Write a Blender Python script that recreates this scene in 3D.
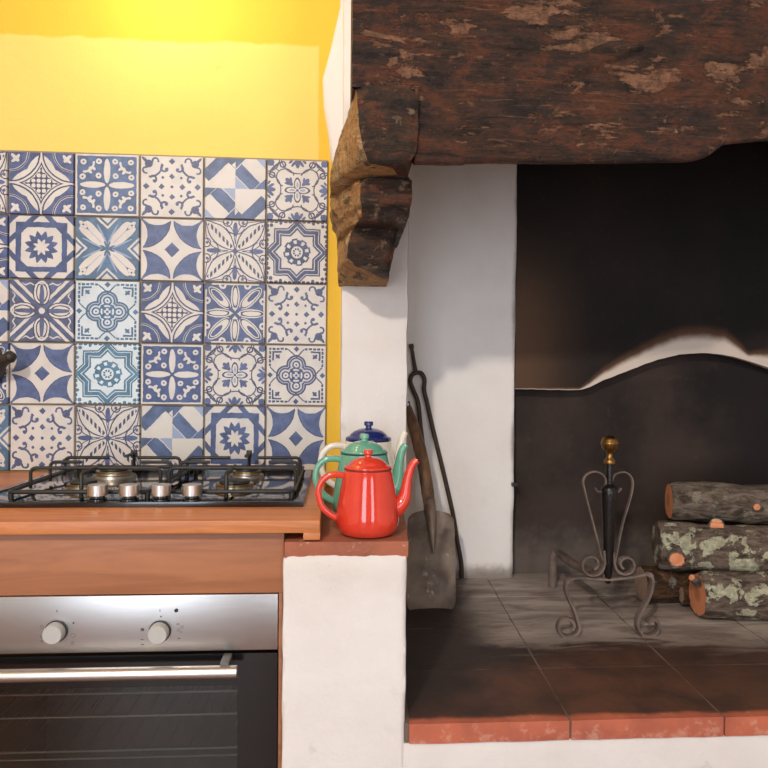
import bpy, bmesh, math, random
from mathutils import Vector, Matrix, noise
random.seed(7)
PI = math.pi
for o in list(bpy.data.objects): bpy.data.objects.remove(o)
C = bpy.context.scene.collection
SC = bpy.context.scene
# ------------------------------------------------------------------ camera
F_PX = 700.0
CAM = Vector((0.0, 0.0, 1.135))
YAW, PITCH, ROLL = math.radians(3.7), math.radians(0.8), math.radians(0.5)
_right = Vector((math.cos(YAW), -math.sin(YAW), 0))
_flat = Vector((math.sin(YAW), math.cos(YAW), 0))
_fwd = _flat * math.cos(PITCH) - Vector((0, 0, 1)) * math.sin(PITCH)
_up = Vector((0, 0, 1)) * math.cos(PITCH) + _flat * math.sin(PITCH)
_R = _right * math.cos(ROLL) + _up * math.sin(ROLL)
_U = _up * math.cos(ROLL) - _right * math.sin(ROLL)
cd = bpy.data.cameras.new('camera'); cd.sensor_width = 36; cd.lens = F_PX / 768 * 36; cd.clip_start = 0.02
cam = bpy.data.objects.new('camera', cd); C.objects.link(cam)
m = Matrix((( _R.x, _U.x, -_fwd.x, CAM.x), (_R.y, _U.y, -_fwd.y, CAM.y), (_R.z, _U.z, -_fwd.z, CAM.z), (0, 0, 0, 1)))
cam.matrix_world = m
SC.camera = cam

def ray(px, py): return _fwd * F_PX + _R * (px - 384) + _U * (384 - py)
def P(px, py, Y):
    """point of the vertical plane y=Y that the photo shows at px,py"""
    d = ray(px, py); return CAM + d * ((Y - CAM.y) / d.y)
def PZ(px, py, z):
    d = ray(px, py); return CAM + d * ((z - CAM.z) / d.z)

# ------------------------------------------------------------------ world, lamps, exposure
w = bpy.data.worlds.new('world'); SC.world = w; w.use_nodes = True
w.node_tree.nodes['Background'].inputs[0].default_value = (0.55, 0.68, 1.0, 1)
w.node_tree.nodes['Background'].inputs[1].default_value = 0.6
SC.view_settings.view_transform = 'Standard'
SC.view_settings.look = 'None'
SC.view_settings.gamma = 1
SC.view_settings.use_curve_mapping = False
SC.view_settings.exposure = 0.0
def area(name, loc, target, sx, sy, power, col):
    l = bpy.data.lights.new(name, 'AREA'); l.shape = 'RECTANGLE'; l.size = sx; l.size_y = sy
    l.energy = power; l.color = col
    o = bpy.data.objects.new(name, l); C.objects.link(o); o.location = loc
    o.rotation_euler = (Vector(target) - Vector(loc)).to_track_quat('-Z', 'Y').to_euler()
    return o
# daylight of the two tall windows in the wall behind the photographer
WINDOWS = [(-1.0, 1.0), (1.15, 0.6)]
for i, (wx, ww) in enumerate(WINDOWS):
    area('window_daylight', (wx, -2.52, 1.22), (wx, 0, 1.22), ww, 2.1, 52 * ww, (0.80, 0.90, 1.0))
# ceiling lamp of the room (behind the photographer, to the left)
area('ceiling_lamp_light', (-0.83, -1.45, 2.62), (0.2, 1.6, 0.9), 0.12, 0.12, 52, (1.0, 0.89, 0.77))
# warm lamp above the hob, just over the picture
hl = bpy.data.lights.new('hob_lamp_light', 'POINT'); hl.energy = 2.9; hl.color = (1.0, 0.84, 0.58); hl.shadow_soft_size = 0.04
ho = bpy.data.objects.new('hob_lamp_light', hl); C.objects.link(ho); ho.location = (-0.40, 1.50, 2.02)

# ------------------------------------------------------------------ helpers
def tag(o, label=None, cat=None, group=None, kind=None):
    if label: o['label'] = label
    if cat: o['category'] = cat
    if group: o['group'] = group
    if kind: o['kind'] = kind
    return o
def empty(name, loc, label, cat, group=None, rz=0):
    o = bpy.data.objects.new(name, None); C.objects.link(o); o.location = loc; o.rotation_euler = (0, 0, rz)
    o.empty_display_size = 0.05
    return tag(o, label, cat, group)
def obj(name, bm, mats, parent=None, smooth=None, world=True):
    """link a bmesh as one object; vertices are in world space unless world=False"""
    me = bpy.data.meshes.new(name)
    bmesh.ops.recalc_face_normals(bm, faces=bm.faces[:])
    off = Vector((0, 0, 0))
    if world:
        p = parent
        while p is not None:
            off += p.location; p = p.parent
        if parent is None:
            xs = [v.co for v in bm.verts]
            c = Vector(((min(v.x for v in xs) + max(v.x for v in xs)) / 2, (min(v.y for v in xs) + max(v.y for v in xs)) / 2, min(v.z for v in xs)))
            off = c
        bmesh.ops.translate(bm, verts=bm.verts[:], vec=-off)
    bm.to_mesh(me); bm.free()
    if not isinstance(mats, (list, tuple)): mats = [mats]
    for mt in mats: me.materials.append(mt)
    if smooth is not None:
        for p_ in me.polygons: p_.use_smooth = True
        if smooth < 180: me.set_sharp_from_angle(angle=math.radians(smooth))
    o = bpy.data.objects.new(name, me); C.objects.link(o)
    if parent is not None: o.parent = parent
    elif world: o.location = off
    return o
def box(bm, x0, x1, y0, y1, z0, z1, bev=0.0, seg=2, mat=0):
    vs = [bm.verts.new((x, y, z)) for z in (z0, z1) for y in (y0, y1) for x in (x0, x1)]
    fs = []
    for q in ((0, 2, 3, 1), (4, 5, 7, 6), (0, 1, 5, 4), (2, 6, 7, 3), (0, 4, 6, 2), (1, 3, 7, 5)):
        f = bm.faces.new([vs[i] for i in q]); f.material_index = mat; fs.append(f)
    if bev > 0:
        es = {e for f in fs for e in f.edges}
        r = bmesh.ops.bevel(bm, geom=list(es), offset=bev, segments=seg, affect='EDGES', profile=0.6)
        for f in r['faces']: f.material_index = mat
    return vs
def frame_of(t):
    t = t.normalized(); a = Vector((0, 0, 1)) if abs(t.z) < 0.9 else Vector((0, 1, 0))
    u = t.cross(a).normalized(); return u, u.cross(t).normalized()
def tube(bm, pts, rad, seg=10, mat=0, flat=None, closed=False, side=None):
    """sweep; rad number or list; flat=(width, thickness) with side = direction of the width"""
    pts = [Vector(p) for p in pts]; n = len(pts); rings = []
    pu = None
    for i, p in enumerate(pts):
        if closed: t = pts[(i + 1) % n] - pts[i - 1]
        else: t = pts[min(i + 1, n - 1)] - pts[max(i - 1, 0)]
        t = t.normalized()
        if side is not None:
            u = (Vector(side) - t * t.dot(Vector(side)))
            u = u.normalized() if u.length > 1e-5 else frame_of(t)[0]
        elif pu is None: u = frame_of(t)[0]
        else:
            u = pu - t * t.dot(pu); u = u.normalized() if u.length > 1e-6 else frame_of(t)[0]
        pu = u; v = t.cross(u)
        r = rad[i] if isinstance(rad, (list, tuple)) else rad
        ring = []
        if flat:
            k = r
            for sx, sy in ((1, .7), (.7, 1), (-.7, 1), (-1, .7), (-1, -.7), (-.7, -1), (.7, -1), (1, -.7)):
                ring.append(bm.verts.new(p + u * (sx * flat[0] / 2 * k) + v * (sy * flat[1] / 2 * k)))
        else:
            for j in range(seg):
                a = 2 * PI * j / seg; ring.append(bm.verts.new(p + (u * math.cos(a) + v * math.sin(a)) * r))
        rings.append(ring)
    m_ = len(rings[0])
    for i in range(n if closed else n - 1):
        A, B = rings[i], rings[(i + 1) % n]
        for j in range(m_):
            f = bm.faces.new((A[j], A[(j + 1) % m_], B[(j + 1) % m_], B[j])); f.material_index = mat
    if not closed:
        for r_ in (rings[0], rings[-1]):
            f = bm.faces.new(r_); f.material_index = mat
    return rings
def lathe(bm, prof, c, seg=48, mat=0, axis=(0, 0, 1)):
    """prof: (radius, height) list around the axis through c; zero radius closes"""
    c = Vector(c); ax = Vector(axis).normalized(); u, v = frame_of(ax); rings = []
    for r, h in prof:
        if r < 1e-6: rings.append([bm.verts.new(c + ax * h)])
        else: rings.append([bm.verts.new(c + ax * h + (u * math.cos(2 * PI * j / seg) + v * math.sin(2 * PI * j / seg)) * r) for j in range(seg)])
    for A, B in zip(rings, rings[1:]):
        if len(A) == 1 and len(B) == 1: continue
        for j in range(seg):
            k = (j + 1) % seg
            if len(A) == 1: f = bm.faces.new((A[0], B[k], B[j]))
            elif len(B) == 1: f = bm.faces.new((A[j], A[k], B[0]))
            else: f = bm.faces.new((A[j], A[k], B[k], B[j]))
            f.material_index = mat
    return rings
def catmull(pts, n=8):
    pts = [Vector(p) for p in pts]; out = []
    e = [2 * pts[0] - pts[1]] + pts + [2 * pts[-1] - pts[-2]]
    for i in range(1, len(e) - 2):
        a, b, c, d = e[i - 1], e[i], e[i + 1], e[i + 2]
        for k in range(n):
            t = k / n
            out.append(0.5 * ((2 * b) + (c - a) * t + (2 * a - 5 * b + 4 * c - d) * t * t + (3 * b - a - 3 * c + d) * t ** 3))
    out.append(pts[-1]); return out
def lerp(a, b, t): return a + (b - a) * t
def interp(x, tab):
    if x <= tab[0][0]: return tab[0][1]
    for (a, va), (b, vb) in zip(tab, tab[1:]):
        if x <= b: return lerp(va, vb, (x - a) / (b - a))
    return tab[-1][1]
def fbm(p, oct=4):
    s = 0; a = 1
    for k in range(oct):
        s += a * noise.noise(p * (2 ** k)); a *= 0.5
    return s
def rough_hexa(bm, cor, res, amp, scale=9, mat=0, skip=()):
    """subdivided block between 8 corners (x,y,z bits), surface displaced by noise: hand-laid plaster or stone"""
    cor = [Vector(c) for c in cor]
    def tri(a, b, c_):
        return sum((cor[i] * ((a if i & 1 else 1 - a) * (b if i & 2 else 1 - b) * (c_ if i & 4 else 1 - c_)) for i in range(8)), Vector())
    cache = {}
    L = [(cor[1] - cor[0]).length, (cor[2] - cor[0]).length, (cor[4] - cor[0]).length]
    N = [max(1, min(150, int(l / res))) for l in L]
    ctr = sum(cor, Vector()) / 8
    def vert(i, j, k):
        key = (i, j, k)
        if key not in cache:
            p = tri(i / N[0], j / N[1], k / N[2])
            d = Vector((0, 0, 0))
            if i in (0, N[0]): d += (cor[1] - cor[0]).normalized() * (1 if i else -1)
            if j in (0, N[1]): d += (cor[2] - cor[0]).normalized() * (1 if j else -1)
            if k in (0, N[2]): d += (cor[4] - cor[0]).normalized() * (1 if k else -1)
            e = sum(((i in (0, N[0])), (j in (0, N[1])), (k in (0, N[2]))))
            h = amp * fbm(p * scale + Vector((3, 7, 1)), 3)
            if e > 1: h -= amp * 1.0
            cache[key] = bm.verts.new(p + d * h)
        return cache[key]
    def sheet(fn, a, b):
        for i in range(a):
            for j in range(b):
                f = bm.faces.new((fn(i, j), fn(i + 1, j), fn(i + 1, j + 1), fn(i, j + 1))); f.material_index = mat
    for s in (0, 1):
        if ('x', s) not in skip: sheet(lambda i, j: vert(s * N[0], i, j), N[1], N[2])
        if ('y', s) not in skip: sheet(lambda i, j: vert(i, s * N[1], j), N[0], N[2])
        if ('z', s) not in skip: sheet(lambda i, j: vert(i, j, s * N[2]), N[0], N[1])
def hexa(x0, x1, y0, y1, z0, z1, x0b=None, x1b=None):
    x0b = x0 if x0b is None else x0b; x1b = x1 if x1b is None else x1b
    return [(x0, y0, z0), (x1, y0, z0), (x0b, y1, z0), (x1b, y1, z0), (x0, y0, z1), (x1, y0, z1), (x0b, y1, z1), (x1b, y1, z1)]

# ------------------------------------------------------------------ shader maths
def srgb(r, g, b):
    def f(c):
        c /= 255.0
        return c / 12.92 if c <= 0.04045 else ((c + 0.055) / 1.055) ** 2.4
    return (f(r), f(g), f(b), 1)
class NT:
    def __init__(self, name):
        self.mat = bpy.data.materials.new(name); self.mat.use_nodes = True
        self.nt = self.mat.node_tree; self.bsdf = self.nt.nodes['Principled BSDF']; self.out = self.nt.nodes['Material Output']
    def n(self, t, **kw):
        nd = self.nt.nodes.new(t)
        for k, v in kw.items(): setattr(nd, k, v)
        return nd
    def link(self, a, b): self.nt.links.new(a, b)
    def put(self, v, sock):
        if isinstance(v, S): v = v.s
        if isinstance(v, bpy.types.NodeSocket): self.link(v, sock)
        else: sock.default_value = v
    def math(self, op, a, b=None, c=None):
        nd = self.n('ShaderNodeMath', operation=op)
        self.put(a, nd.inputs[0])
        if b is not None: self.put(b, nd.inputs[1])
        if c is not None: self.put(c, nd.inputs[2])
        return S(self, nd.outputs[0])
    def coord(self, kind='Object'):
        return self.n('ShaderNodeTexCoord').outputs[kind]
    def mapping(self, src, scale=(1, 1, 1), loc=(0, 0, 0), rot=(0, 0, 0)):
        mp = self.n('ShaderNodeMapping'); self.link(src, mp.inputs[0])
        mp.inputs['Scale'].default_value = scale; mp.inputs['Location'].default_value = loc; mp.inputs['Rotation'].default_value = rot
        return mp.outputs[0]
    def noise(self, src, scale, detail=4, rough=0.55, dist=0.0, col=False):
        nd = self.n('ShaderNodeTexNoise'); self.link(src, nd.inputs['Vector'])
        nd.inputs['Scale'].default_value = scale; nd.inputs['Detail'].default_value = detail
        nd.inputs['Roughness'].default_value = rough; nd.inputs['Distortion'].default_value = dist
        return nd.outputs['Color'] if col else S(self, nd.outputs[0])
    def voronoi(self, src, scale, feature='F1'):
        nd = self.n('ShaderNodeTexVoronoi', feature=feature); self.link(src, nd.inputs['Vector']); nd.inputs['Scale'].default_value = scale
        return S(self, nd.outputs['Distance'])
    def ramp(self, v, lo, hi):
        nd = self.n('ShaderNodeMapRange', interpolation_type='SMOOTHSTEP'); self.put(v, nd.inputs[0])
        nd.inputs[1].default_value = lo; nd.inputs[2].default_value = hi
        return S(self, nd.outputs[0])
    def mix(self, fac, a, b):
        nd = self.n('ShaderNodeMix', data_type='RGBA'); self.put(fac, nd.inputs[0]); self.put(a, nd.inputs[6]); self.put(b, nd.inputs[7])
        return nd.outputs[2]
    def hsv(self, col, v):
        nd = self.n('ShaderNodeHueSaturation'); self.put(col, nd.inputs['Color']); self.put(v, nd.inputs['Value']); return nd.outputs[0]
    def bump(self, h, strength=0.3, dist=0.01):
        nd = self.n('ShaderNodeBump'); self.put(h, nd.inputs['Height']); nd.inputs['Strength'].default_value = strength; nd.inputs['Distance'].default_value = dist
        self.link(nd.outputs[0], self.bsdf.inputs['Normal'])
    def xyz(self, src):
        nd = self.n('ShaderNodeSeparateXYZ'); self.link(src, nd.inputs[0]); return [S(self, nd.outputs[i]) for i in range(3)]
    def fin(self, col=None, rough=0.5, metal=0.0, coat=0.0, spec=None):
        if col is not None: self.put(col, self.bsdf.inputs['Base Color'])
        self.put(rough, self.bsdf.inputs['Roughness']); self.bsdf.inputs['Metallic'].default_value = metal
        if coat: self.bsdf.inputs['Coat Weight'].default_value = coat; self.bsdf.inputs['Coat Roughness'].default_value = 0.05
        if spec is not None: self.bsdf.inputs['Specular IOR Level'].default_value = spec
        return self.mat
class S:
    def __init__(self, t, s): self.t = t; self.s = s
    def __add__(self, o): return self.t.math('ADD', self, o)
    __radd__ = __add__
    def __sub__(self, o): return self.t.math('SUBTRACT', self, o)
    def __rsub__(self, o): return self.t.math('SUBTRACT', o, self)
    def __mul__(self, o): return self.t.math('MULTIPLY', self, o)
    __rmul__ = __mul__
    def __truediv__(self, o): return self.t.math('DIVIDE', self, o)
    def __neg__(self): return self.t.math('MULTIPLY', self, -1.0)
    def abs(self): return self.t.math('ABSOLUTE', self)
    def sqrt(self): return self.t.math('SQRT', self)
    def sin(self): return self.t.math('SINE', self)
    def lt(self, o): return self.t.math('LESS_THAN', self, o)
    def gt(self, o): return self.t.math('GREATER_THAN', self, o)
    def max(self, o): return self.t.math('MAXIMUM', self, o)
    def min(self, o): return self.t.math('MINIMUM', self, o)

# ------------------------------------------------------------------ plain materials
def simple(name, rgb, rough=0.5, metal=0.0, coat=0.0, var=0.12, nscale=30, bump=0.0, spec=None, bdist=0.002):
    t = NT(name); c = t.coord(); nz = t.noise(c, nscale, 5)
    col = t.hsv(srgb(*rgb), nz * (2 * var) + (1 - var))
    if bump: t.bump(nz, bump, bdist)
    return t.fin(col, rough, metal, coat, spec)
def plaster(name, base, dirt, amt=0.5, bump=0.5):
    t = NT(name); c = t.coord('Object')
    n1 = t.noise(c, 3.0, 6, 0.6); n2 = t.noise(c, 22, 6, 0.6); n3 = t.noise(c, 70, 3)
    col = t.mix(t.ramp(n1, 0.42, 0.75) * amt, srgb(*base), srgb(*dirt))
    col = t.mix(t.ramp(n2, 0.64, 0.74) * (0.5 * amt), col, srgb(*[int(v * .8) for v in dirt]))
    t.bump(n2 * 0.8 + n3 * 0.25 + n1 * 2, bump, 0.006)
    return t.fin(col, 0.85, spec=0.25)
M = {}
M['white'] = plaster('white_limewash', (224, 219, 216), (205, 192, 182))
M['cream'] = plaster('cream_plaster', (226, 214, 196), (205, 190, 170))
M['ceiling'] = plaster('white_ceiling', (228, 224, 218), (215, 208, 198))

# yellow painted wall, with the paler painted band between the tiles and the old line above
t = NT('yellow_paint'); c = t.coord('Object'); x, y, z = t.xyz(c)
n1 = t.noise(c, 2.5, 5); n2 = t.noise(c, 26, 6, .6); n3 = t.noise(c, 9, 5)
wob = (n3 - 0.5) * 0.03
band = t.ramp(-(z + wob), -1.926, -1.917) * t.ramp(-(x + wob * .4), 0.050, 0.056)
col = t.mix(band, srgb(230, 186, 66), srgb(234, 204, 112))
col = t.hsv(col, n1 * 0.16 + 0.92)
col = t.mix(t.ramp(n2, .68, .75) * .35, col, srgb(205, 160, 70))
t.bump(n2 + n3 * 1.5 + band * 0.6, 0.35, 0.005)
M['yellow'] = t.fin(col, 0.8, spec=.25)

# ------------------------------------------------------------------ painted tile patterns (all in shader maths)
def tile_material(name, fn, blue=(79, 91, 131), navy=(66, 70, 100), white=(208, 203, 198), pale=(146, 160, 190)):
    t = NT(name); c = t.coord('Object')
    wn = t.n('ShaderNodeVectorMath', operation='MULTIPLY_ADD')
    t.link(t.noise(c, 9, 2, col=True), wn.inputs[0]); wn.inputs[1].default_value = (0.025,) * 3; t.link(c, wn.inputs[2])
    x, y, z = t.xyz(wn.outputs[0])
    u = (x - 0.0125) * 2.04; v = (z - 0.0125) * 2.04
    w1 = t.noise(c, 5, 5, .65)
    bl = t.mix(t.ramp(w1, .3, .7), srgb(*[int(k * .86) for k in blue]), srgb(*[min(255, int(k * 1.14)) for k in blue]))
    pal = {'w': t.mix(t.ramp(t.noise(c, 3, 3), .4, .7), srgb(*white), srgb(*[int(k * .95) for k in white])), 'b': bl, 'n': srgb(*navy), 'p': srgb(*pale)}
    st = [pal['w']]
    def paint(colr, mask): st[0] = t.mix(mask, st[0], pal[colr])
    fn(t, u, v, paint)
    t.bump(w1, 0.08, 0.01)
    return t.fin(st[0], 0.42, spec=.35)
def ln(a, b): return (a * a + b * b).sqrt()
def circ(a, b, ca, cb, r): return (ln(a - ca, b - cb) - r)
def ring(a, b, ca, cb, r, wd): return circ(a, b, ca, cb, r).abs() - wd
def ell(a, b, ca, cb, ra, rb, ang=0.0):
    A = a - ca; B = b - cb; cs, sn = math.cos(ang), math.sin(ang)
    X = A * cs + B * sn; Y = B * cs - A * sn
    return ln(X / ra, Y / rb) - 1.0
def fold(u, v):
    a = u.abs(); b = v.abs(); return a, b, a.max(b), a.min(b)
def pat_lattice(t, u, v, P_):          # curved diamond with a lattice of beads, leaves around it
    a, b, hi, lo = fold(u, v); rc = ln(1.0 - a, 1.0 - b)
    P_('b', rc.gt(-1)); P_('w', rc.gt(.56)); P_('n', (rc - .66).abs().lt(.03) if False else (rc - .6).abs().lt(.02))
    P_('b', rc.gt(.63) * rc.lt(.93)); P_('w', ell(hi, lo, .60, .22, .37, .13, -0.62).lt(0))
    P_('n', (rc - .95).abs().lt(.025)); P_('w', rc.gt(.975)); P_('n', (rc - 1.06).abs().lt(.02))
    g = ((u * 19).sin() * (v * 19).sin()).abs()
    P_('n', rc.gt(1.10) * g.lt(.35)); 
    P_('w', ell(hi, lo, .80, .80, .13, .07, .78).lt(0)); P_('w', ell(hi, lo, .86, .74, .10, .05, -.6).lt(0)); P_('w', ell(hi, lo, .88, .88, .09, .05, .78).lt(0))
def pat_petals(t, u, v, P_):            # white cross of petals, dots and commas on blue
    a, b, hi, lo = fold(u, v)
    P_('b', hi.lt(.95 ))
    P_('w', ell(hi, lo, .46, 0, .40, .105).lt(0))
    for ca, cb in ((.27, .30), (.76, .76)): P_('w', circ(a, b, ca, cb, .095).lt(0)); P_('b', circ(a, b, ca, cb, .03).lt(0))
    P_('w', circ(hi, lo, .78, .26, .095).lt(0)); P_('b', circ(hi, lo, .78, .26, .03).lt(0))
    P_('w', ell(hi, lo, .62, .48, .17, .065, -.45).lt(0) * circ(hi, lo, .70, .58, .12).gt(0)); P_('w', ell(hi, lo, .55, .43, .09, .05, .7).lt(0))
def pat_scrolls(t, u, v, P_):           # small diamonds and curling scrolls on white
    a, b, hi, lo = fold(u, v)
    P_('b', ((hi - .34).abs() + lo).lt(.10)); P_('b', ((hi - .84).abs() + lo).lt(.11)); P_('b', ln(u, v).lt(.05)); P_('b', circ(a, b, .30, .30, .045).lt(0))
    P_('b', ring(a, b, .72, .72, .40, .032).lt(0) * hi.lt(.76)); P_('b', ring(hi, lo, .62, .24, .11, .035).lt(0) * (hi - lo).lt(.44)); P_('b', circ(hi, lo, .58, .18, .055).lt(0))
    P_('b', ln(a - .76, b - .76).lt(.13)); P_('b', ring(hi, lo, .84, .54, .10, .03).lt(0) * hi.gt(.80)); P_('b', ell(a, b, .86, .86, .16, .05, .78).lt(0))
    P_('b', ell(hi, lo, .80, .66, .14, .035, -.5).lt(0))
def pat_geometric(t, u, v, P_):         # diagonal bars
    a, b, hi, lo = fold(u, v); s = a + b; d = (a - b).abs(); same = (u * v).gt(0)
    blo = 1.0 - same
    P_('b', d.gt(.64) * (same * a.gt(b) + blo * b.gt(a)).gt(.5))
    P_('w', s.gt(1.10) * s.lt(1.66) * d.lt(.66) * same); P_('b', s.gt(1.10) * s.lt(1.66) * d.lt(.66) * blo)
    P_('b', s.gt(.46) * s.lt(1.04) * d.lt(.62) * same * (1.0 - s.gt(1.04))); P_('w', s.gt(.46) * s.lt(1.06) * d.lt(.62) * blo)
    P_('p', s.gt(1.70) * same); P_('p', s.lt(.42) * same); P_('w', s.lt(.42) * blo); P_('b', d.gt(.66) * same); P_('w', d.gt(.66) * blo * s.lt(.9))
def pat_lineflower(t, u, v, P_):        # thin lines, four petals in the middle
    a, b, hi, lo = fold(u, v); e1 = ell(hi, lo, .20, .0, .20, .10)
    P_('n', ring(a, b, .42, .42, .30, .020).lt(0) * (a + b).gt(.62)); P_('n', ring(hi, lo, 1.12, .0, .56, .020).lt(0)); P_('n', ring(a, b, 1.05, 1.05, .44, .020).lt(0)); P_('n', (a - b).abs().lt(.022) * hi.gt(.62))
    P_('b', ell(a, b, .28, .28, .17, .08, .78).lt(0)); P_('b', ell(hi, lo, .33, .22, .11, .045, .1).lt(0))
    P_('w', e1.lt(0)); P_('n', (e1.abs() - .17).lt(0)); P_('p', ell(hi, lo, .18, 0, .10, .04).lt(0))
    P_('b', ell(hi, lo, .90, .0, .16, .08).lt(0)); P_('b', ell(hi, lo, .90, .13, .13, .05, -.6).lt(0)); P_('b', ell(hi, lo, .96, .24, .08, .04, -.9).lt(0)); P_('b', circ(a, b, .92, .92, .12).lt(0)); P_('n', ell(hi, lo, .86, .70, .15, .04, -.9).lt(0)); P_('n', ring(hi, lo, .86, .50, .09, .025).lt(0))
def pat_star(t, u, v, P_):              # interlaced octagon round a spiky star
    a, b, hi, lo = fold(u, v); s = a + b; r = ln(u, v)
    P_('b', (hi - .73).abs().lt(.085)); P_('b', (s - 1.20).abs().lt(.115)); P_('b', s.gt(1.74) * hi.gt(-1))
    P_('w', (hi.max(s * .72)).lt(.60))
    th = t.math('ARCTAN2', v, u)
    tri = t.math('PINGPONG', th * (12 / PI / 2) + 12.0, 0.5) * 2.0
    P_('b', (r - tri * .17).lt(.37)); tri2 = t.math('PINGPONG', th * (8 / PI / 2) + 8.0, 0.5) * 2.0
    P_('w', (r - tri2 * .14).lt(.145))
def pat_xpetal(t, u, v, P_):            # white X of eight petals on blue, chevrons at the edges
    a, b, hi, lo = fold(u, v); d = hi - lo
    P_('b', hi.gt(-1)); P_('w', (d - .68).abs().lt(.045)); P_('w', d.gt(.82))
    P_('w', ell(hi, lo, .47, .35, .54, .12, .66).lt(0)); P_('p', ell(hi, lo, .48, .17, .36, .03, .45).lt(0)); P_('p', (a - b).abs().lt(.015) * hi.lt(.6) * hi.gt(.2))
    P_('b', ell(hi, lo, .13, .05, .12, .035, .4).lt(0))
    P_('w', ell(a, b, .78, .78, .16, .07, .78).lt(0)); P_('w', ell(a, b, .78, .78, .13, .06, -.78).lt(0)); P_('b', circ(a, b, .78, .78, .035).lt(0))
def pat_fins(t, u, v, P_):              # four curved fins and a small diamond
    a, b, hi, lo = fold(u, v); rc = ln(1.0 - a, 1.0 - b)
    P_('b', rc.lt(.95) * circ(hi, lo, 1.46, .49, .655).gt(0)); P_('n', (rc - .95).abs().lt(.014) * hi.lt(.95)); P_('b', (a + b).lt(.25))
def pat_leaves(t, u, v, P_):            # beaded leaves on the diagonals
    a, b, hi, lo = fold(u, v)
    q = (a - b).abs(); s = (a + b) * .5
    e = q - (s * PI).sin() * .40
    P_('n', e.abs().lt(.03)); P_('n', (q - (s * PI).sin() * .62).abs().lt(.022) * s.gt(.12))
    P_('n', ((a * 24).sin().abs()).lt(.8) * q.lt(.085) * s.gt(.12) * s.lt(.9)); 
    P_('b', ell(hi, lo, .72, .0, .24, .08).lt(0)); P_('n', ring(hi, lo, .96, .26, .14, .02).lt(0)); P_('n', ring(hi, lo, .90, .0, .34, .02).lt(0) * lo.lt(.3)); P_('b', circ(hi, lo, .94, .26, .05).lt(0))
    P_('b', ln(u, v).lt(.09))
def pat_octostar(t, u, v, P_):          # nested eight-pointed stars round a rosette
    a, b, hi, lo = fold(u, v); s = hi.min((a + b) * .7071) * .98; r = ln(u, v)
    P_('n', (hi - .96).gt(0) * ((a * 20).sin() * (b * 20).sin()).abs().gt(.3)); P_('b', circ(a, b, .88, .88, .06).lt(0)); P_('b', circ(hi, lo, .95, .55, .05).lt(0))
    P_('b', (s - .655).abs().lt(.055)); P_('b', (s - .545).abs().lt(.03)); P_('n', (s - .755).abs().lt(.022))
    P_('b', (r - .33).abs().lt(.13)); th = t.math('ARCTAN2', v, u)
    P_('w', (r - .34).abs().lt(.06) * (th * 8.0).sin().gt(.35)); P_('w', (r - .45).abs().lt(.035) * (th * 8.0).sin().lt(-.3)); P_('w', r.lt(.19)); P_('n', (r - .11).abs().lt(.035) * (th * 4.0).sin().abs().gt(.5))
def pat_spokes(t, u, v, P_):            # diagonal spokes and ovals
    a, b, hi, lo = fold(u, v); q = (a - b).abs()
    P_('b', (hi).gt(-1)); P_('w', q.lt(.25)); P_('b', q.lt(.11)); P_('w', ell(hi, lo, .60, 0, .40, .24).lt(0)); P_('n', (ell(hi, lo, .60, .0, .30, .17).abs() - .10).lt(0)); P_('b', ell(hi, lo, .46, 0, .44, .075).lt(0))
    P_('w', ((hi + lo * .0 - .88 - (lo * 22).sin() * .03).abs()).lt(.022) * q.gt(.3)); P_('w', ln(u, v).lt(.10)); P_('n', (ell(hi, lo, .62, .0, .43, .27).abs() - .06).lt(0) * hi.lt(.9))
def pat_lace(t, u, v, P_):              # lacy quatrefoil
    a, b, hi, lo = fold(u, v); d = circ(hi, lo, .36, 0, .31).min(ln(u, v) - .44)
    inn = d.lt(0)
    P_('n', inn * t.math('FRACT', d * 9.0 + 18.0).lt(.50)); P_('p', inn * t.math('FRACT', d * 11.0 + 20.5).lt(.16)); P_('b', ell(a, b, .13, .13, .11, .05, .78).lt(0)); P_('n', d.abs().lt(.03))
    P_('b', (hi - .90).abs().lt(.035) * lo.gt(.30) * t.math('FRACT', lo * 7.0).lt(.75)); P_('n', (hi - .80).abs().lt(.03) * lo.gt(.50)); P_('n', (hi - lo - .62).abs().lt(.03) * hi.lt(.9))
    P_('b', ((hi - .90).abs() + lo).lt(.10)); P_('b', ell(a, b, .64, .64, .10, .05, .78).lt(0)); P_('b', ell(a, b, .64, .64, .10, .03, -.78).lt(0))
def pat_daisy(t, u, v, P_):             # eight spoon petals
    a, b, hi, lo = fold(u, v)
    P_('b', (a - b).abs().lt(5)); P_('w', ell(a, b, .52, .52, .50, .20, .785).lt(0)); P_('n', (ell(a, b, .52, .52, .44, .15, .785).abs() - .07).lt(0)); P_('b', ell(a, b, .60, .60, .26, .085, .785).lt(0))
    P_('w', ell(hi, lo, .56, .0, .42, .15).lt(0)); P_('n', (ell(hi, lo, .56, .0, .36, .09).abs() - .14).lt(0)); P_('w', circ(hi, lo, .94, .42, .12).lt(0)); P_('b', circ(hi, lo, .94, .42, .05).lt(0))
    P_('w', ln(u, v).lt(.2)); P_('b', ell(a, b, .10, .10, .14, .06, .78).lt(0)); P_('w', (hi.gt(.96)) * lo.lt(.8))
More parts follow.
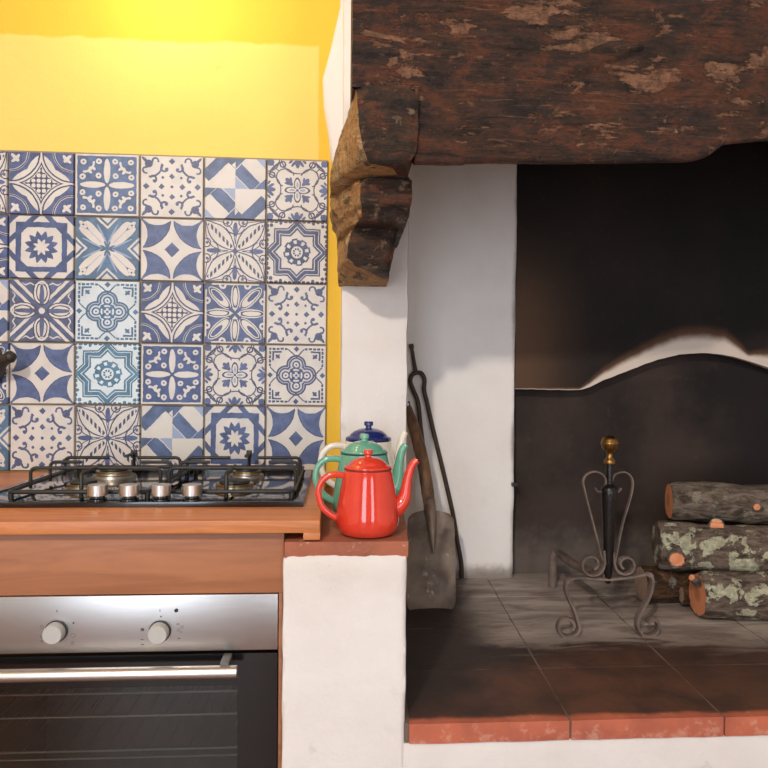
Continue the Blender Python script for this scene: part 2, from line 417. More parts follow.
PAT = {
 'A': ('tile with a beaded curved diamond and leaf border', pat_lattice, {}),
 'B': ('tile with a white cross of petals on blue', pat_petals, dict(blue=(84, 103, 139))),
 'C': ('white tile with blue scrolls and small diamonds', pat_scrolls, dict(blue=(80, 89, 123))),
 'D': ('tile with diagonal blue and white bars', pat_geometric, dict(blue=(80, 96, 132))),
 'E': ('tile with a thin-lined four petal flower', pat_lineflower, {}),
 'F': ('tile with a spiky star in interlaced bands', pat_star, dict(blue=(72, 86, 125))),
 'G': ('tile with a white X of petals on steel blue', pat_xpetal, dict(blue=(84, 110, 139))),
 'H': ('tile with four curved blue fins round a diamond', pat_fins, dict(blue=(82, 96, 135))),
 'I': ('tile with beaded leaves on its diagonals', pat_leaves, {}),
 'J': ('tile with nested eight-pointed stars in navy', pat_octostar, dict(blue=(70, 80, 113))),
 'T': ('tile with nested eight-pointed stars in pale teal blue', pat_octostar, dict(blue=(79, 117, 144), navy=(72, 105, 130), white=(205, 218, 226))),
 'K': ('tile with blue diagonal spokes and ovals', pat_spokes, dict(blue=(84, 93, 125), navy=(72, 73, 93))),
 'L': ('pale blue tile with a lacy quatrefoil', pat_lace, dict(blue=(77, 109, 139), navy=(73, 102, 130), white=(204, 214, 222))),
 'N': ('white tile with a navy lacy quatrefoil', pat_lace, dict(blue=(70, 79, 113), navy=(70, 75, 106))),
 'M': ('tile with eight spoon-shaped petals', pat_daisy, dict(blue=(77, 91, 130))),
 'O': ('tile with a navy beaded curved diamond', pat_lattice, dict(blue=(68, 82, 123))),
 'Q': ('tile with a white petal cross on deep blue', pat_petals, dict(blue=(67, 82, 127))),
}
ROWS = ['IABCDE', 'AFGHIJ', 'DKLOMC', 'MHTQEN', 'GCIDFH']

# ------------------------------------------------------------------ dimensions (metres)
Y_WALL = 1.70
Z_TOP = 0.90                         # worktop
Z_LEDGE = 0.865
Y_PIER = 1.125
Z_HEARTH = P(570, 719, Y_PIER).z
Y_JAMB = 1.58
Y_BACK = PZ(480, 578.5, Z_HEARTH).y
X_JAMB = P(340.5, 400, Y_JAMB).x
X_JR = P(407.5, 380, Y_JAMB).x
X_PL = P(282, 650, Y_PIER).x
X_PR = P(406.0, 640, Y_PIER).x
Z_CEIL = 2.7
XL, XR, YS = -2.3, 2.2, -2.6

# ------------------------------------------------------------------ room shell
def wall(name, x0, x1, y0, y1, z0, z1, mt):
    bm = bmesh.new(); box(bm, x0, x1, y0, y1, z0, z1)
    me_o = obj(name, bm, mt, world=True); me_o['kind'] = 'structure'
    return me_o
bm = bmesh.new(); rough_hexa(bm, hexa(XL, X_JAMB + .05, Y_WALL, Y_WALL + .2, 0, Z_CEIL), 0.03, 0.0012, 5)
wn = obj('wall_north', bm, M['yellow'], smooth=60); wn['kind'] = 'structure'
# material coordinates of the wall: put the origin back at the world origin
d = wn.location.copy(); wn.data.transform(Matrix.Translation(d)); wn.location = (0, 0, 0)
def floor_mat():
    t = NT('terracotta_floor'); c = t.coord('Object')
    br = t.n('ShaderNodeTexBrick'); t.link(c, br.inputs[0]); br.inputs['Scale'].default_value = 3.3
    br.inputs['Color1'].default_value = srgb(146, 100, 76); br.inputs['Color2'].default_value = srgb(124, 86, 66); br.inputs['Mortar'].default_value = srgb(120, 105, 92)
    br.inputs['Mortar Size'].default_value = .012
    n1 = t.noise(c, 6, 6)
    return t.fin(t.hsv(br.outputs[0], n1 * .6 + .65), 0.45)
M['floor'] = floor_mat()
wall('floor', XL - .1, XR + .1, YS - .1, Y_WALL + .5, -0.1, 0, M['floor'])
wall('ceiling', XL - .1, XR + .1, YS - .1, Y_WALL + .5, Z_CEIL, Z_CEIL + .1, M['ceiling'])
wall('wall_west', XL - .1, XL, YS - .1, Y_WALL, 0, Z_CEIL, M['cream'])
wall('wall_east', XR, XR + .1, YS - .1, Y_WALL + .6, 0, Z_CEIL, M['cream'])
bm = bmesh.new()
xs = [XL - .1]
for wx, ww in WINDOWS: xs += [wx - ww / 2 - .05, wx + ww / 2 + .05]
xs.append(XR + .1)
for i in range(0, len(xs), 2): box(bm, xs[i], xs[i + 1], YS - .2, YS, 0, Z_CEIL)
for i in range(1, len(xs) - 1, 2):
    box(bm, xs[i], xs[i + 1], YS - .2, YS, 0, .1); box(bm, xs[i], xs[i + 1], YS - .2, YS, 2.35, Z_CEIL)
obj('wall_south', bm, plaster('ochre_plaster', (196, 156, 122), (176, 134, 100)))['kind'] = 'structure'
M['frame_paint'] = simple('window_frame_paint', (225, 222, 214), .4, var=.05)
for i, (wx, ww) in enumerate(WINDOWS):
    bm = bmesh.new(); a, b = wx - ww / 2 - .05, wx + ww / 2 + .05
    for (x0, x1, z0, z1) in ((a, a + .05, .1, 2.35), (b - .05, b, .1, 2.35), (a + .05, b - .05, .1, .15), (a + .05, b - .05, 2.3, 2.35), (wx - .03, wx + .03, .15, 2.3)):
        box(bm, x0, x1, YS + .02, YS + .10, z0, z1)
    obj('window_%d' % (i + 1), bm, M['frame_paint'])['kind'] = 'structure'

# ------------------------------------------------------------------ tiled splashback
M['grout'] = simple('old_grout', (150, 132, 112), .9, var=.3, nscale=60)
sb = empty('tile_splashback', (P(165, 467, Y_WALL).x, Y_WALL, Z_TOP), 'splashback of blue and white patterned tiles on the yellow wall behind the hob', 'splashback')
xt = [-57.5, 8.7, 75, 140.3, 204.3, 266.8, 328.3]; xb = [-55, 10.8, 75.8, 141.0, 204.3, 265.5, 325.8]
yl = [150.6, 214.6, 278.6, 342.0, 404.2, 466.5]; yr = [161.0, 222.2, 284.5, 345.2, 406.0, 467.5]
def corner(i, j):
    tj = j / 5; px = lerp(xt[i], xb[i], tj); ti = px / 328.3
    return px, lerp(yl[j], yr[j], ti)
def PT(i, j, Y):
    p = P(*corner(i, j), Y)
    if j == 5: p.z = Z_TOP + .0006
    return p
YT = Y_WALL - .010
gp = [PT(0, 0, Y_WALL), PT(6, 0, Y_WALL), PT(6, 5, Y_WALL), PT(0, 5, Y_WALL)]
bm = bmesh.new(); lo = [bm.verts.new((p.x, Y_WALL - .006, p.z)) for p in gp]; hi_ = [bm.verts.new((p.x, Y_WALL - .0015, p.z)) for p in gp]
bm.faces.new(lo); bm.faces.new(hi_)
for i in range(4): bm.faces.new((lo[i], lo[(i + 1) % 4], hi_[(i + 1) % 4], hi_[i]))
obj('grout_bed', bm, M['grout'], sb)
tile_me = {}
def tile_mesh(key):
    if key in tile_me: return tile_me[key]
    bm = bmesh.new(); k = .5; e = .492
    F_ = [bm.verts.new((x * e, -.5, z * e)) for x, z in ((-1, -1), (1, -1), (1, 1), (-1, 1))]
    # outer edge is slightly ragged
    rr = random.Random(hash(key) % 99)
    B_ = []; 
    O_ = [bm.verts.new((x * k, -.15, z * k)) for x, z in ((-1, -1), (1, -1), (1, 1), (-1, 1))]
    B_ = [bm.verts.new((x * k, .5, z * k)) for x, z in ((-1, -1), (1, -1), (1, 1), (-1, 1))]
    for i in range(4):
        F_[i].co *= 2; F_[i].co.y = -.5; O_[i].co.y = -.15; B_[i].co.y = .5
        O_[i].co.x *= 2; O_[i].co.z *= 2; B_[i].co.x *= 2; B_[i].co.z *= 2
        F_[i].co.x *= .5; F_[i].co.z *= .5; O_[i].co.x *= .5; O_[i].co.z *= .5; B_[i].co.x *= .5; B_[i].co.z *= .5
    bm.faces.new(F_); bm.faces.new(B_)
    for A_, B2 in ((F_, O_), (O_, B_)):
        for i in range(4): bm.faces.new((A_[i], A_[(i + 1) % 4], B2[(i + 1) % 4], B2[i]))
    bmesh.ops.recalc_face_normals(bm, faces=bm.faces[:])
    me = bpy.data.meshes.new('tile'); bm.to_mesh(me); bm.free()
    me.materials.append(tile_material('glaze_' + PAT[key][1].__name__[4:] , PAT[key][1], **PAT[key][2]))
    tile_me[key] = me; return me
for j in range(5):
    for i in range(6):
        key = ROWS[j][i]
        cs = [PT(i + a, j + b, YT) for a, b in ((0, 0), (1, 0), (1, 1), (0, 1))]
        cx = sum(p.x for p in cs) / 4; cz = sum(p.z for p in cs) / 4
        wx_ = (cs[1].x + cs[2].x - cs[0].x - cs[3].x) / 2; wz = (cs[0].z + cs[1].z - cs[2].z - cs[3].z) / 2
        o = bpy.data.objects.new('tile', tile_mesh(key)); C.objects.link(o); o.parent = sb
        o.location = Vector((cx, YT + random.uniform(-.0008, .0008), cz)) - sb.location
        o.scale = (wx_ - .0038, .010, wz - .0038)
        o.rotation_euler = (random.uniform(-.01, .01), 0.006 + random.uniform(-.004, .004), random.uniform(-.01, .01))
        o['label'] = PAT[key][0]

# ------------------------------------------------------------------ wood materials
def wood(name, light, dark, rough=.45, scale=(1.2, 14, 14), coat=0.0):
    t = NT(name); c = t.coord('Object'); mp = t.mapping(c, scale)
    n1 = t.noise(mp, 3, 7, .6, 1.2); n2 = t.noise(c, 4, 3)
    col = t.mix(t.ramp(n1, .3, .7), srgb(*light), srgb(*dark)); col = t.hsv(col, n2 * .25 + .88)
    t.bump(n1, .08, .003)
    return t.fin(col, rough, coat=coat)
M['worktop'] = wood('oiled_worktop_wood', (200, 128, 74), (174, 102, 56), .38)
M['fascia'] = wood('fascia_wood', (166, 108, 72), (146, 92, 60), .5)

# ------------------------------------------------------------------ worktop
Y_WF = PZ(150, 521, Z_TOP).y
X_WR = P(320, 525, Y_WF).x
X_WL = -1.5
bm = bmesh.new()
box(bm, X_WL, X_WR, Y_WF, Y_WALL - .0165, Z_TOP - .021, Z_TOP, .003)
wt = empty('worktop', ((X_WL + X_WR) / 2, 1.4, Z_TOP - .032), 'long orange-brown wooden worktop that carries the gas hob', 'worktop')
obj('board', bm, M['worktop'], wt, 40)
bm = bmesh.new(); box(bm, P(303, 535, Y_WF).x, X_WR + .0004, Y_WF + .001, Y_WALL - .05, Z_TOP - .0325, Z_TOP - .019, .002)
obj('end_batten', bm, M['worktop'], wt, 40)

# ------------------------------------------------------------------ cabinet round the oven
Y_F = Y_WF + .022
cab = empty('oven_cabinet', (-.4, 1.4, 0), 'brown wooden cabinet housing that holds the built-in oven', 'cabinet')
X_CR = P(282.2, 650, Y_F).x
z_ft = Z_TOP - .0215; z_fb = P(140, 594.3, Y_F).z
bm = bmesh.new(); box(bm, X_WL, X_CR + .002, Y_F, Y_F + .022, z_fb, z_ft, .0015); obj('fascia', bm, M['fascia'], cab, 40)
bm = bmesh.new(); box(bm, P(278.2, 650, Y_F).x, X_CR, Y_F + .002, Y_WALL - .02, .0, z_fb - .0005, .001); obj('side_panel', bm, M['fascia'], cab, 40)
X_OL = P(278, 620, Y_F).x - .598
bm = bmesh.new(); box(bm, X_OL - .024, X_OL - .002, Y_F + .002, Y_WALL - .02, .0, z_fb - .0005, .001); obj('side_panel', bm, M['fascia'], cab, 40)
bm = bmesh.new(); box(bm, X_OL, P(277, 650, Y_F).x, Y_F + .01, Y_WALL - .02, .06, .115, .001); obj('oven_shelf', bm, M['fascia'], cab, 40)

# ------------------------------------------------------------------ oven
def steel_mat():
    t = NT('brushed_steel'); c = t.coord('Object'); mp = t.mapping(c, (2, 60, 300)); n1 = t.noise(mp, 6, 4, .7)
    n2 = t.noise(c, 14, 4)
    t.bump(n1, .06, .001)
    return t.fin(t.mix(n1, srgb(176, 174, 172), srgb(198, 196, 194)), n1 * .10 + n2 * .08 + .23, 1.0)
M['steel'] = steel_mat()
M['steel_smooth'] = simple('satin_steel', (205, 200, 194), .36, 1.0, var=.05)
M['knob_grey'] = simple('grey_knob_plastic', (176, 174, 170), .45, var=.04)
M['bracket'] = simple('dark_grey_bracket', (92, 88, 84), .4, var=.05)
M['black_gloss'] = simple('black_enamel', (16, 16, 17), .18, var=.1, coat=.4)
M['black_matt'] = simple('black_cast_iron', (34, 32, 30), .5, var=.25, nscale=80, bump=.2)
M['dark_print'] = simple('dark_print', (70, 68, 66), .6, var=.05)
def glass_tint(name, tint, rough=.03):
    t = NT(name); nt = t.nt
    tr = t.n('ShaderNodeBsdfTransparent'); tr.inputs[0].default_value = tint
    gl = t.n('ShaderNodeBsdfGlossy'); gl.inputs['Roughness'].default_value = rough; gl.inputs[0].default_value = (.9, .9, .9, 1)
    fr = t.n('ShaderNodeFresnel'); fr.inputs[0].default_value = 1.6
    mx = t.n('ShaderNodeMixShader'); t.link(fr.outputs[0], mx.inputs[0]); t.link(tr.outputs[0], mx.inputs[1]); t.link(gl.outputs[0], mx.inputs[2])
    t.link(mx.outputs[0], t.out.inputs[0]); nt.nodes.remove(t.bsdf); return t.mat
M['oven_glass'] = glass_tint('smoked_oven_glass', (.62, .62, .60, 1))
Y_O = Y_F - .004
xo1 = P(277.6, 625, Y_O).x; xo0 = xo1 - .595
zt = P(140, 595.6, Y_O).z; zpb = P(140, 652, Y_O).z; zob = zt - .595
ov = empty('built_in_oven', ((xo0 + xo1) / 2, Y_O + .2, zob), 'stainless steel built-in oven with a smoked glass door under the hob', 'oven')
bm = bmesh.new(); box(bm, xo0, xo1, Y_O, Y_O + .02, zpb, zt, .0015); obj('control_panel', bm, M['steel'], ov, 40)
# cavity
bm = bmesh.new(); cx0, cx1, cy0, cy1, cz0, cz1 = xo0 + .06, P(240, 700, Y_O + .05).x + .015, Y_O + .035, Y_O + .42, zob + .05, zpb - .025
for b_ in ((cx0 - .02, cx0, cy0, cy1, cz0, cz1), (cx1, cx1 + .02, cy0, cy1, cz0, cz1), (cx0 - .02, cx1 + .02, cy1, cy1 + .02, cz0 - .02, cz1 + .02), (cx0 - .02, cx1 + .02, cy0, cy1, cz0 - .02, cz0), (cx0 - .02, cx1 + .02, cy0, cy1, cz1, cz1 + .02)): box(bm, *b_)
M['cavity'] = simple('grey_speckled_enamel', (122, 126, 126), .35, var=.3, nscale=120)
obj('cavity', bm, M['cavity'], ov)
# door: glass pane with black border
bm = bmesh.new(); dz1 = P(140, 655, Y_O).z; gx1 = P(237.5, 700, Y_O).x; gx0 = xo0 + .07; gz1 = P(140, 687, Y_O).z; gz0 = zob + .08
y0, y1 = Y_O, Y_O + .026
for b_ in ((xo0, gx0, zob, dz1), (gx1, xo1, zob, dz1), (gx0, gx1, gz1, dz1), (gx0, gx1, zob, gz0)): box(bm, b_[0], b_[1], y0, y1, b_[2], b_[3])
dr = obj('door', bm, M['black_gloss'], ov)
bm = bmesh.new(); box(bm, gx0, gx1, y0 + .0015, y0 + .005, gz0, gz1); obj('glass', bm, M['oven_glass'], dr)
hz = P(140, 673.5, Y_O - .035).z
bm = bmesh.new(); pts = [(xo0 + .01 , Y_O - .035, hz), (P(237.5, 673, Y_O - .035).x, Y_O - .035, hz)]
hx1 = P(237.5, 673, Y_O - .035).x; hx0 = xo0 + .06
tube(bm, [(hx0, Y_O - .035, hz), (hx0 + .001, Y_O - .035, hz), (hx1 - .001, Y_O - .035, hz), (hx1, Y_O - .035, hz)], [.0085, .0100, .0100, .0085], 24)
hd = obj('handle', bm, M['steel_smooth'], dr, 40)
for hx in (hx0 + .02, hx1 - .02):
    bm = bmesh.new(); box(bm, hx - .007, hx + .007, Y_O - .038, Y_O + .001, hz + .002, hz + .016, .002); obj('handle_bracket', bm, M['bracket'], dr, 40)
# panel knobs and printed marks
def disc(bm, c, r, th, seg=24): lathe(bm, [(0, 0), (r, 0), (r, -th), (0, -th)], c, seg, 0, (0, 1, 0))
for kx, ky in ((56.5, 631), (160, 631)):
    p = P(kx, ky, Y_O)
    bm = bmesh.new(); lathe(bm, [(0, -.0), (.0175, 0), (.0175, -.004), (0, -.004)], p, 40, 0, (0, 1, 0)); kr = obj('knob_ring', bm, M['black_matt'], ov, 40)
    bm = bmesh.new(); lathe(bm, [(0, -.019), (.0142, -.019), (.0152, -.0175), (.0158, -.006), (.0158, -.004), (0, -.004)], p, 40, 0, (0, 1, 0)); kb = obj('knob', bm, M['knob_grey'], ov, 40)
bm = bmesh.new(); disc(bm, P(176.4, 610.2, Y_O), .0031, .0018); obj('indicator_light', bm, M['black_gloss'], ov, 40)
bm = bmesh.new()
def mark(px, py, wpx, hpx):
    p = P(px, py, Y_O); s = Y_O / F_PX; box(bm, p.x - wpx * s / 2, p.x + wpx * s / 2, Y_O - .0003, Y_O + .001, p.z - hpx * s / 2, p.z + hpx * s / 2)
def mring(px, py, r):
    p = P(px, py, Y_O); s = Y_O / F_PX
    tube(bm, [(p.x + math.cos(a * PI / 6) * r * s, Y_O - .0001, p.z + math.sin(a * PI / 6) * r * s) for a in range(12)], .0003, 4, closed=True)
mark(57, 611, .8, 2.6); disc(bm, P(73.5, 623, Y_O), .0016, .0004); mring(73, 635.5, 1.9); mark(72.5, 642, 3, .6); mark(72.5, 644, 3, .6); mring(42, 627, 1.4); mark(41.5, 636, 3, .6); mark(41.5, 638, 2, .6); mark(42, 641, 3, .6)
mark(160, 610.5, .8, 2.4); mark(161, 616.5, 1.6, 1.6); mark(142.5, 629.6, 3, 2); mring(142.5, 629.6, 1.6); mark(142, 639.4, 3, .7); mark(142.5, 644.4, 3.2, .8); mark(178, 624, 3, .8); mring(182, 627, 1.3); mring(178.5, 630, 1.3); mark(179, 638.5, 2.4, .8); mark(181, 632, 1, 1)
obj('printed_marks', bm, M['dark_print'], ov)['kind'] = 'stuff'
# oven racks
def rack(pyf, label, prof, group):
    z = P(120, pyf, cy0 + .03).z; y0, y1 = cy0 + .03, cy1 - .03
    e = empty('oven_rack', ((cx0 + cx1) / 2, (y0 + y1) / 2, z - .004), label, 'oven rack', group)
    bm = bmesh.new(); r = .0022
    tube(bm, [(cx0 + .004, y0, z), (cx1 - .004, y0, z)], r, 8); tube(bm, [(cx0 + .004, y1, z), (cx1 - .004, y1, z)], r, 8)
    for x_ in (cx0 + .004, cx1 - .004): tube(bm, [(x_, y0, z), (x_, y1, z)], r, 8)
    if prof: tube(bm, [(cx0 + .004, y0, z), (cx0 + .022, y0 - .004, z - .011), (cx1 - .022, y0 - .004, z - .011), (cx1 - .004, y0, z)], .0016, 8)
    obj('rim', bm, M['steel_smooth'], e, 50)
    bm = bmesh.new(); n = 14
    for i in range(1, n): x_ = lerp(cx0, cx1, i / n); tube(bm, [(x_, y0, z), (x_, y1, z)], .0008, 5)
    obj('wires', bm, M['steel_smooth'], e, 50)
rack(750, 'lowest wire rack in the oven with a dropped front rail', True, None)
rack(716, 'middle wire rack inside the oven, seen nearly edge on', False, None)
rack(693, 'highest wire rack inside the oven just under the door handle', False, None)

# ------------------------------------------------------------------ hob
def hob_mat():
    t = NT('polished_hob_steel'); c = t.coord('Object'); n1 = t.noise(c, 25, 4)
    return t.fin(t.mix(n1, srgb(120, 118, 118), srgb(150, 148, 146)), n1 * .06 + .05, 1.0)
M['hob'] = hob_mat()
HX1 = PZ(303.5, 503, Z_TOP + .006).x; HX0 = HX1 - .58
HY0 = PZ(150, 507.5, Z_TOP).y; HY1 = HY0 + .415
hob = empty('gas_hob', ((HX0 + HX1) / 2, (HY0 + HY1) / 2, Z_TOP), 'four burner gas hob with black pan supports set on the wooden worktop', 'hob')
bm = bmesh.new(); box(bm, HX0 + .008, HX1 - .008, HY0 + .008, HY1 - .008, Z_TOP + .0005, Z_TOP + .0075, .001); obj('hob_plate', bm, M['hob'], hob, 40)
bm = bmesh.new()
for b_ in ((HX0, HX1, HY0, HY0 + .010), (HX0, HX1, HY1 - .010, HY1), (HX0, HX0 + .010, HY0 + .010, HY1 - .010), (HX1 - .016, HX1, HY0 + .010, HY1 - .010)):
    box(bm, b_[0], b_[1], b_[2], b_[3], Z_TOP + .0003, Z_TOP + .0095, .001)
obj('rim', bm, M['black_gloss'], hob, 40)
ZH = Z_TOP + .0075
M['brass_dull'] = simple('dull_brass', (176, 140, 80), .35, 1.0, var=.15)
M['burner_grey'] = simple('burner_aluminium', (150, 146, 140), .38, 1.0, var=.1)
burn = [(-.485, HY0 + .135, .030), (-.485, HY0 + .315, .036), (-.20, HY0 + .135, .036), (-.20, HY0 + .315, .030)]
for bx_, by_, r in burn:
    bm = bmesh.new(); lathe(bm, [(0, 0), (r * 1.25, 0), (r * 1.2, .005), (r, .006), (r * .95, .014), (0, .014)], (bx_, by_, ZH), 36)
    b0 = obj('burner', bm, M['burner_grey'], hob, 40)
    bm = bmesh.new(); lathe(bm, [(0, .014), (r * .78, .014), (r * .82, .016), (r * .78, .020), (r * .5, .0215), (0, .022)], (bx_, by_, ZH), 36)
    obj('burner_cap', bm, M['black_matt'], b0, 40)
    bm = bmesh.new(); lathe(bm, [(r * .97, .0105), (r * 1.02, .0105), (r * 1.02, .0138), (r * .97, .0138)], (bx_, by_, ZH), 36)
    obj('burner_ring', bm, M['brass_dull'], b0, 40)
def knob4(px):
    p = Vector((PZ(px, 494, ZH + .012).x, HY0 + .0235, ZH))
    bm = bmesh.new(); lathe(bm, [(0, 0), (.0165, 0), (.0160, .004), (.0125, .006), (.0115, .010), (0, .010)], (p.x, p.y, ZH), 32); a = obj('knob_base', bm, M['black_gloss'], hob, 40)
    bm = bmesh.new(); lathe(bm, [(0, .010), (.0150, .010), (.0172, .0105), (.0172, .0286), (.0167, .0290), (0, .0290)], (p.x, p.y, ZH), 32); obj('knob', bm, M['steel_smooth'], hob, 40)
for px in (98, 129.5, 161, 192): knob4(px)
def grate(x0, x1, label):
    g = empty('pan_support', ((x0 + x1) / 2, HY0 + .2, ZH), None, None); g.parent = hob; g.location = g.location - hob.location
    r = .0035; zl = ZH + .012; zh = ZH + .043; y0, y1 = HY0 + .047, HY1 - .03
    yy = (PZ(18, 468, zh).y, PZ(35, 462, zh).y, PZ(52, 457.5, zh).y); xm = (x0 + x1) / 2
    def part(name, pts, rr=r):
        bm = bmesh.new(); tube(bm, pts, rr, 8)
        o = obj(name, bm, M['black_matt'], None, 50)
        return o
    bm = bmesh.new(); c_ = .012
    loop = []
    for (ax, ay, a0) in ((x1 - c_, y0 + c_, -90), (x1 - c_, y1 - c_, 0), (x0 + c_, y1 - c_, 90), (x0 + c_, y0 + c_, 180)):
        for k in range(4): a = math.radians(a0 + 30 * k); loop.append((ax + math.cos(a) * c_, ay + math.sin(a) * c_, zl))
    tube(bm, loop, .0040, 8, closed=True)
    for fx, fy in ((x0 + .004, y0 + .004), (x1 - .004, y0 + .004), (x0 + .004, y1 - .004), (x1 - .004, y1 - .004)): tube(bm, [(fx, fy, ZH), (fx, fy, zl)], .005, 8)
    oo = obj('pan_support', bm, M['black_matt'], hob, 50)
    # cross fingers: arches left and right at three depths
    for k, y_ in enumerate(yy):
        gap = .0 if k != 1 else .03
        for s, xe in ((1, x0 - .024 if False else x0), (-1, x1)):
            xi = xm - s * (.030 + gap)
            bm = bmesh.new(); q = .010
            pts = [(xe + s * .002, y_, zl - .008), (xe + s * .002, y_, zh - q)] + [(xe + s * (.002 + q * (1 - math.cos(a * PI / 8))), y_, zh - q + q * math.sin(a * PI / 8)) for a in range(1, 5)] + [(xi, y_, zh)]
            if k == 0: pts[-1] = (xm, y_, zh)
            tube(bm, pts, r, 8); obj('finger', bm, M['black_matt'], oo, 50)
    bm = bmesh.new()                                # fingers running front to back, on the centre line
    tube(bm, [(xm, y0 + .012, ZH), (xm, y0 + .012, zh - .004), (xm, y0 + .016, zh), (xm, yy[0] + .03, zh)], .0040, 8); obj('finger', bm, M['black_matt'], oo, 50)
    bm = bmesh.new()
    tube(bm, [(xm, y1, zl), (xm, y1, zh - .008), (xm, y1 - .010, zh), (xm, y1 - .055, zh)], .0040, 8); obj('finger', bm, M['black_matt'], oo, 50)
    bm = bmesh.new(); box(bm, xm - .006, xm + .006, y1 - .006, y1 + .006, zh - .01, zh + .007, .001); obj('end_lug', bm, M['black_matt'], oo, 50)
    bpy.data.objects.remove(g)
gx = [PZ(5, 493, ZH + .012).x, PZ(293, 493.5, ZH + .012).x]
xmid = (gx[0] + gx[1]) / 2
grate(gx[0], xmid - .006, ''); grate(xmid + .006, gx[1], '')

# ------------------------------------------------------------------ black hook at the left edge of the picture
hk = empty('wall_hook', P(-4, 375, Y_WALL - .02), 'black curved metal hook on the tiles at the far left edge', 'hook')
bm = bmesh.new(); p0 = P(-6, 366, Y_WALL - .015); box(bm, p0.x - .018, p0.x + .018, Y_WALL - .022, Y_WALL - .012, p0.z - .04, p0.z + .04, .003); obj('back_plate', bm, M['black_matt'], hk, 40)
bm = bmesh.new(); pts = catmull([P(-2, 374, Y_WALL - .02), P(-1, 368, Y_WALL - .05), P(3, 361, Y_WALL - .075), P(10, 357, Y_WALL - .085)], 6)
tube(bm, pts, [lerp(.014, .0125, i / (len(pts) - 1)) for i in range(len(pts))], 14); e = pts[-1]
lathe(bm, [(0, -.014), (.008, -.012), (.0135, -.004), (.0135, .004), (.008, .011), (0, .014)], e, 16, 0, (1, -.2, .2)); obj('hook_arm', bm, M['black_matt'], hk, 60)

# ------------------------------------------------------------------ fireplace masonry
fp = empty('fireplace', (.6, 1.5, 0), 'whitewashed masonry fireplace with raised tiled hearth and soot-black back', 'fireplace')
def terracotta(name, soot=False):
    t = NT(name); c = t.coord('Object'); g = t.n('ShaderNodeNewGeometry').outputs['Position']
    n1 = t.noise(g, 9, 6, .6); n2 = t.noise(g, 45, 5, .65); n3 = t.noise(g, 3.2, 5, .6)
    x, y, z = t.xyz(g)
    if not soot:
        col = t.mix(t.ramp(n1, .35, .7), srgb(166, 98, 72), srgb(132, 78, 60))
        col = t.mix(t.ramp(n2, .60, .72) * .6, col, srgb(216, 190, 172))
    else:
        red = t.mix(t.ramp(n1, .35, .7), srgb(96, 64, 50), srgb(66, 48, 41))
        face = t.mix(t.ramp(n1, .35, .7), srgb(188, 104, 78), srgb(160, 88, 70))
        face = t.mix(t.ramp(n2 + t.ramp(-z, -Z_HEARTH + .008, -Z_HEARTH + .03) * .10, .56, .74) * .5, face, srgb(206, 160, 138))
        # worn clean red along the nosing, sooty brown further in, grey ash where the fire burns
        edge = t.ramp(y + (n1 - .5) * .03, Y_PIER + .006, Y_PIER + .022)
        col = t.mix(edge, face, red)
        dk = t.ramp(n3 + t.ramp(y, Y_PIER, Y_PIER + .45) * .18 - t.ramp(x, .15, .40) * .16, .34, .56)
        col = t.mix(dk * edge * .85, col, srgb(44, 36, 33))
        mp = t.mapping(g, (2.2, 9, 1)); na = t.noise(mp, 2.5, 7, .65, .6)
        ash = t.ramp(y + (na - .5) * .35 + t.ramp(x, .5, .9) * .02, 1.40, 1.50) * t.ramp(x + (n3 - .5) * .2, .26, .40)
        col = t.mix(ash * .92, col, t.mix(t.ramp(na, .3, .7), srgb(192, 178, 168), srgb(128, 114, 106)))
    t.bump(n2 + n1, .5, .004)
    return t.fin(col, 0.62, spec=.35)
M['terra'] = terracotta('terracotta_ledge'); M['hearth'] = terracotta('sooty_hearth_tile', True)
def rpart(name, cor, res, amp, mt, parent=fp, sc=9, sm=50):
    bm = bmesh.new(); rough_hexa(bm, cor, res, amp, sc); return obj(name, bm, mt, parent, sm)
# pier under the ledge; its white paint laps raggedly on to the ledge
zpt = P(345, 556.5, Y_PIER).z
bm = bmesh.new(); rough_hexa(bm, hexa(X_PL, X_PR, Y_PIER, Y_WALL - .03, 0, zpt, X_PL, X_JR), .008, .0016, 14)
for v_ in bm.verts:
    if v_.co.z > zpt - .004 and v_.co.y < Y_PIER + .01: v_.co.z += .0035 * noise.noise(Vector((v_.co.x * 60, 0, 2))) + .0015
    if v_.co.y < Y_PIER + .02 and v_.co.z < zpt - .01: v_.co.y += .003 * noise.noise(v_.co * 6)
obj('pier', bm, M['white'], fp, 60)
# ledge slab
zl0 = zpt - .004
bm = bmesh.new(); rough_hexa(bm, hexa(P(284, 545, Y_PIER).x, P(408.8, 545, Y_PIER).x, Y_PIER + .0012, Y_WALL - .01, zl0, Z_LEDGE, P(284, 545, Y_PIER).x, X_JR - .004), .008, .0008, 20)
obj('ledge', bm, M['terra'], fp, 60)
# jamb, from ledge to ceiling
rpart('jamb', hexa(X_JAMB, X_JR, Y_JAMB, Y_WALL + .2, Z_LEDGE - .01, Z_CEIL - .002, X_JAMB, X_JR + .015), .014, .0022, M['white'], sc=12)
# plaster lump at the top left of the jamb
bm = bmesh.new(); prof = [(352, -30), (341, -30), (340, 6), (330, 50), (322.5, 78), (323.5, 104), (328, 132), (331, 160), (338, 172), (352, 172)]
ys_ = [Y_WALL + .01, Y_WALL - .012, Y_WALL - .022, Y_WALL - .026]; ins = [0, 0, 1.6, 5]
rings = []
for y_, dn in zip(ys_, ins):
    rings.append([bm.verts.new(Vector((P(px + (dn if 0 < k < 9 else 0), py, Y_WALL - .02).x, y_, P(px, py, Y_WALL - .02).z))) for k, (px, py) in enumerate(prof)])
for A_, B2 in zip(rings, rings[1:]):
    for i in range(len(A_) - 1): bm.faces.new((A_[i], A_[i + 1], B2[i + 1], B2[i]))
bm.faces.new(rings[-1]); obj('plaster_lump', bm, M['white'], fp, 50)
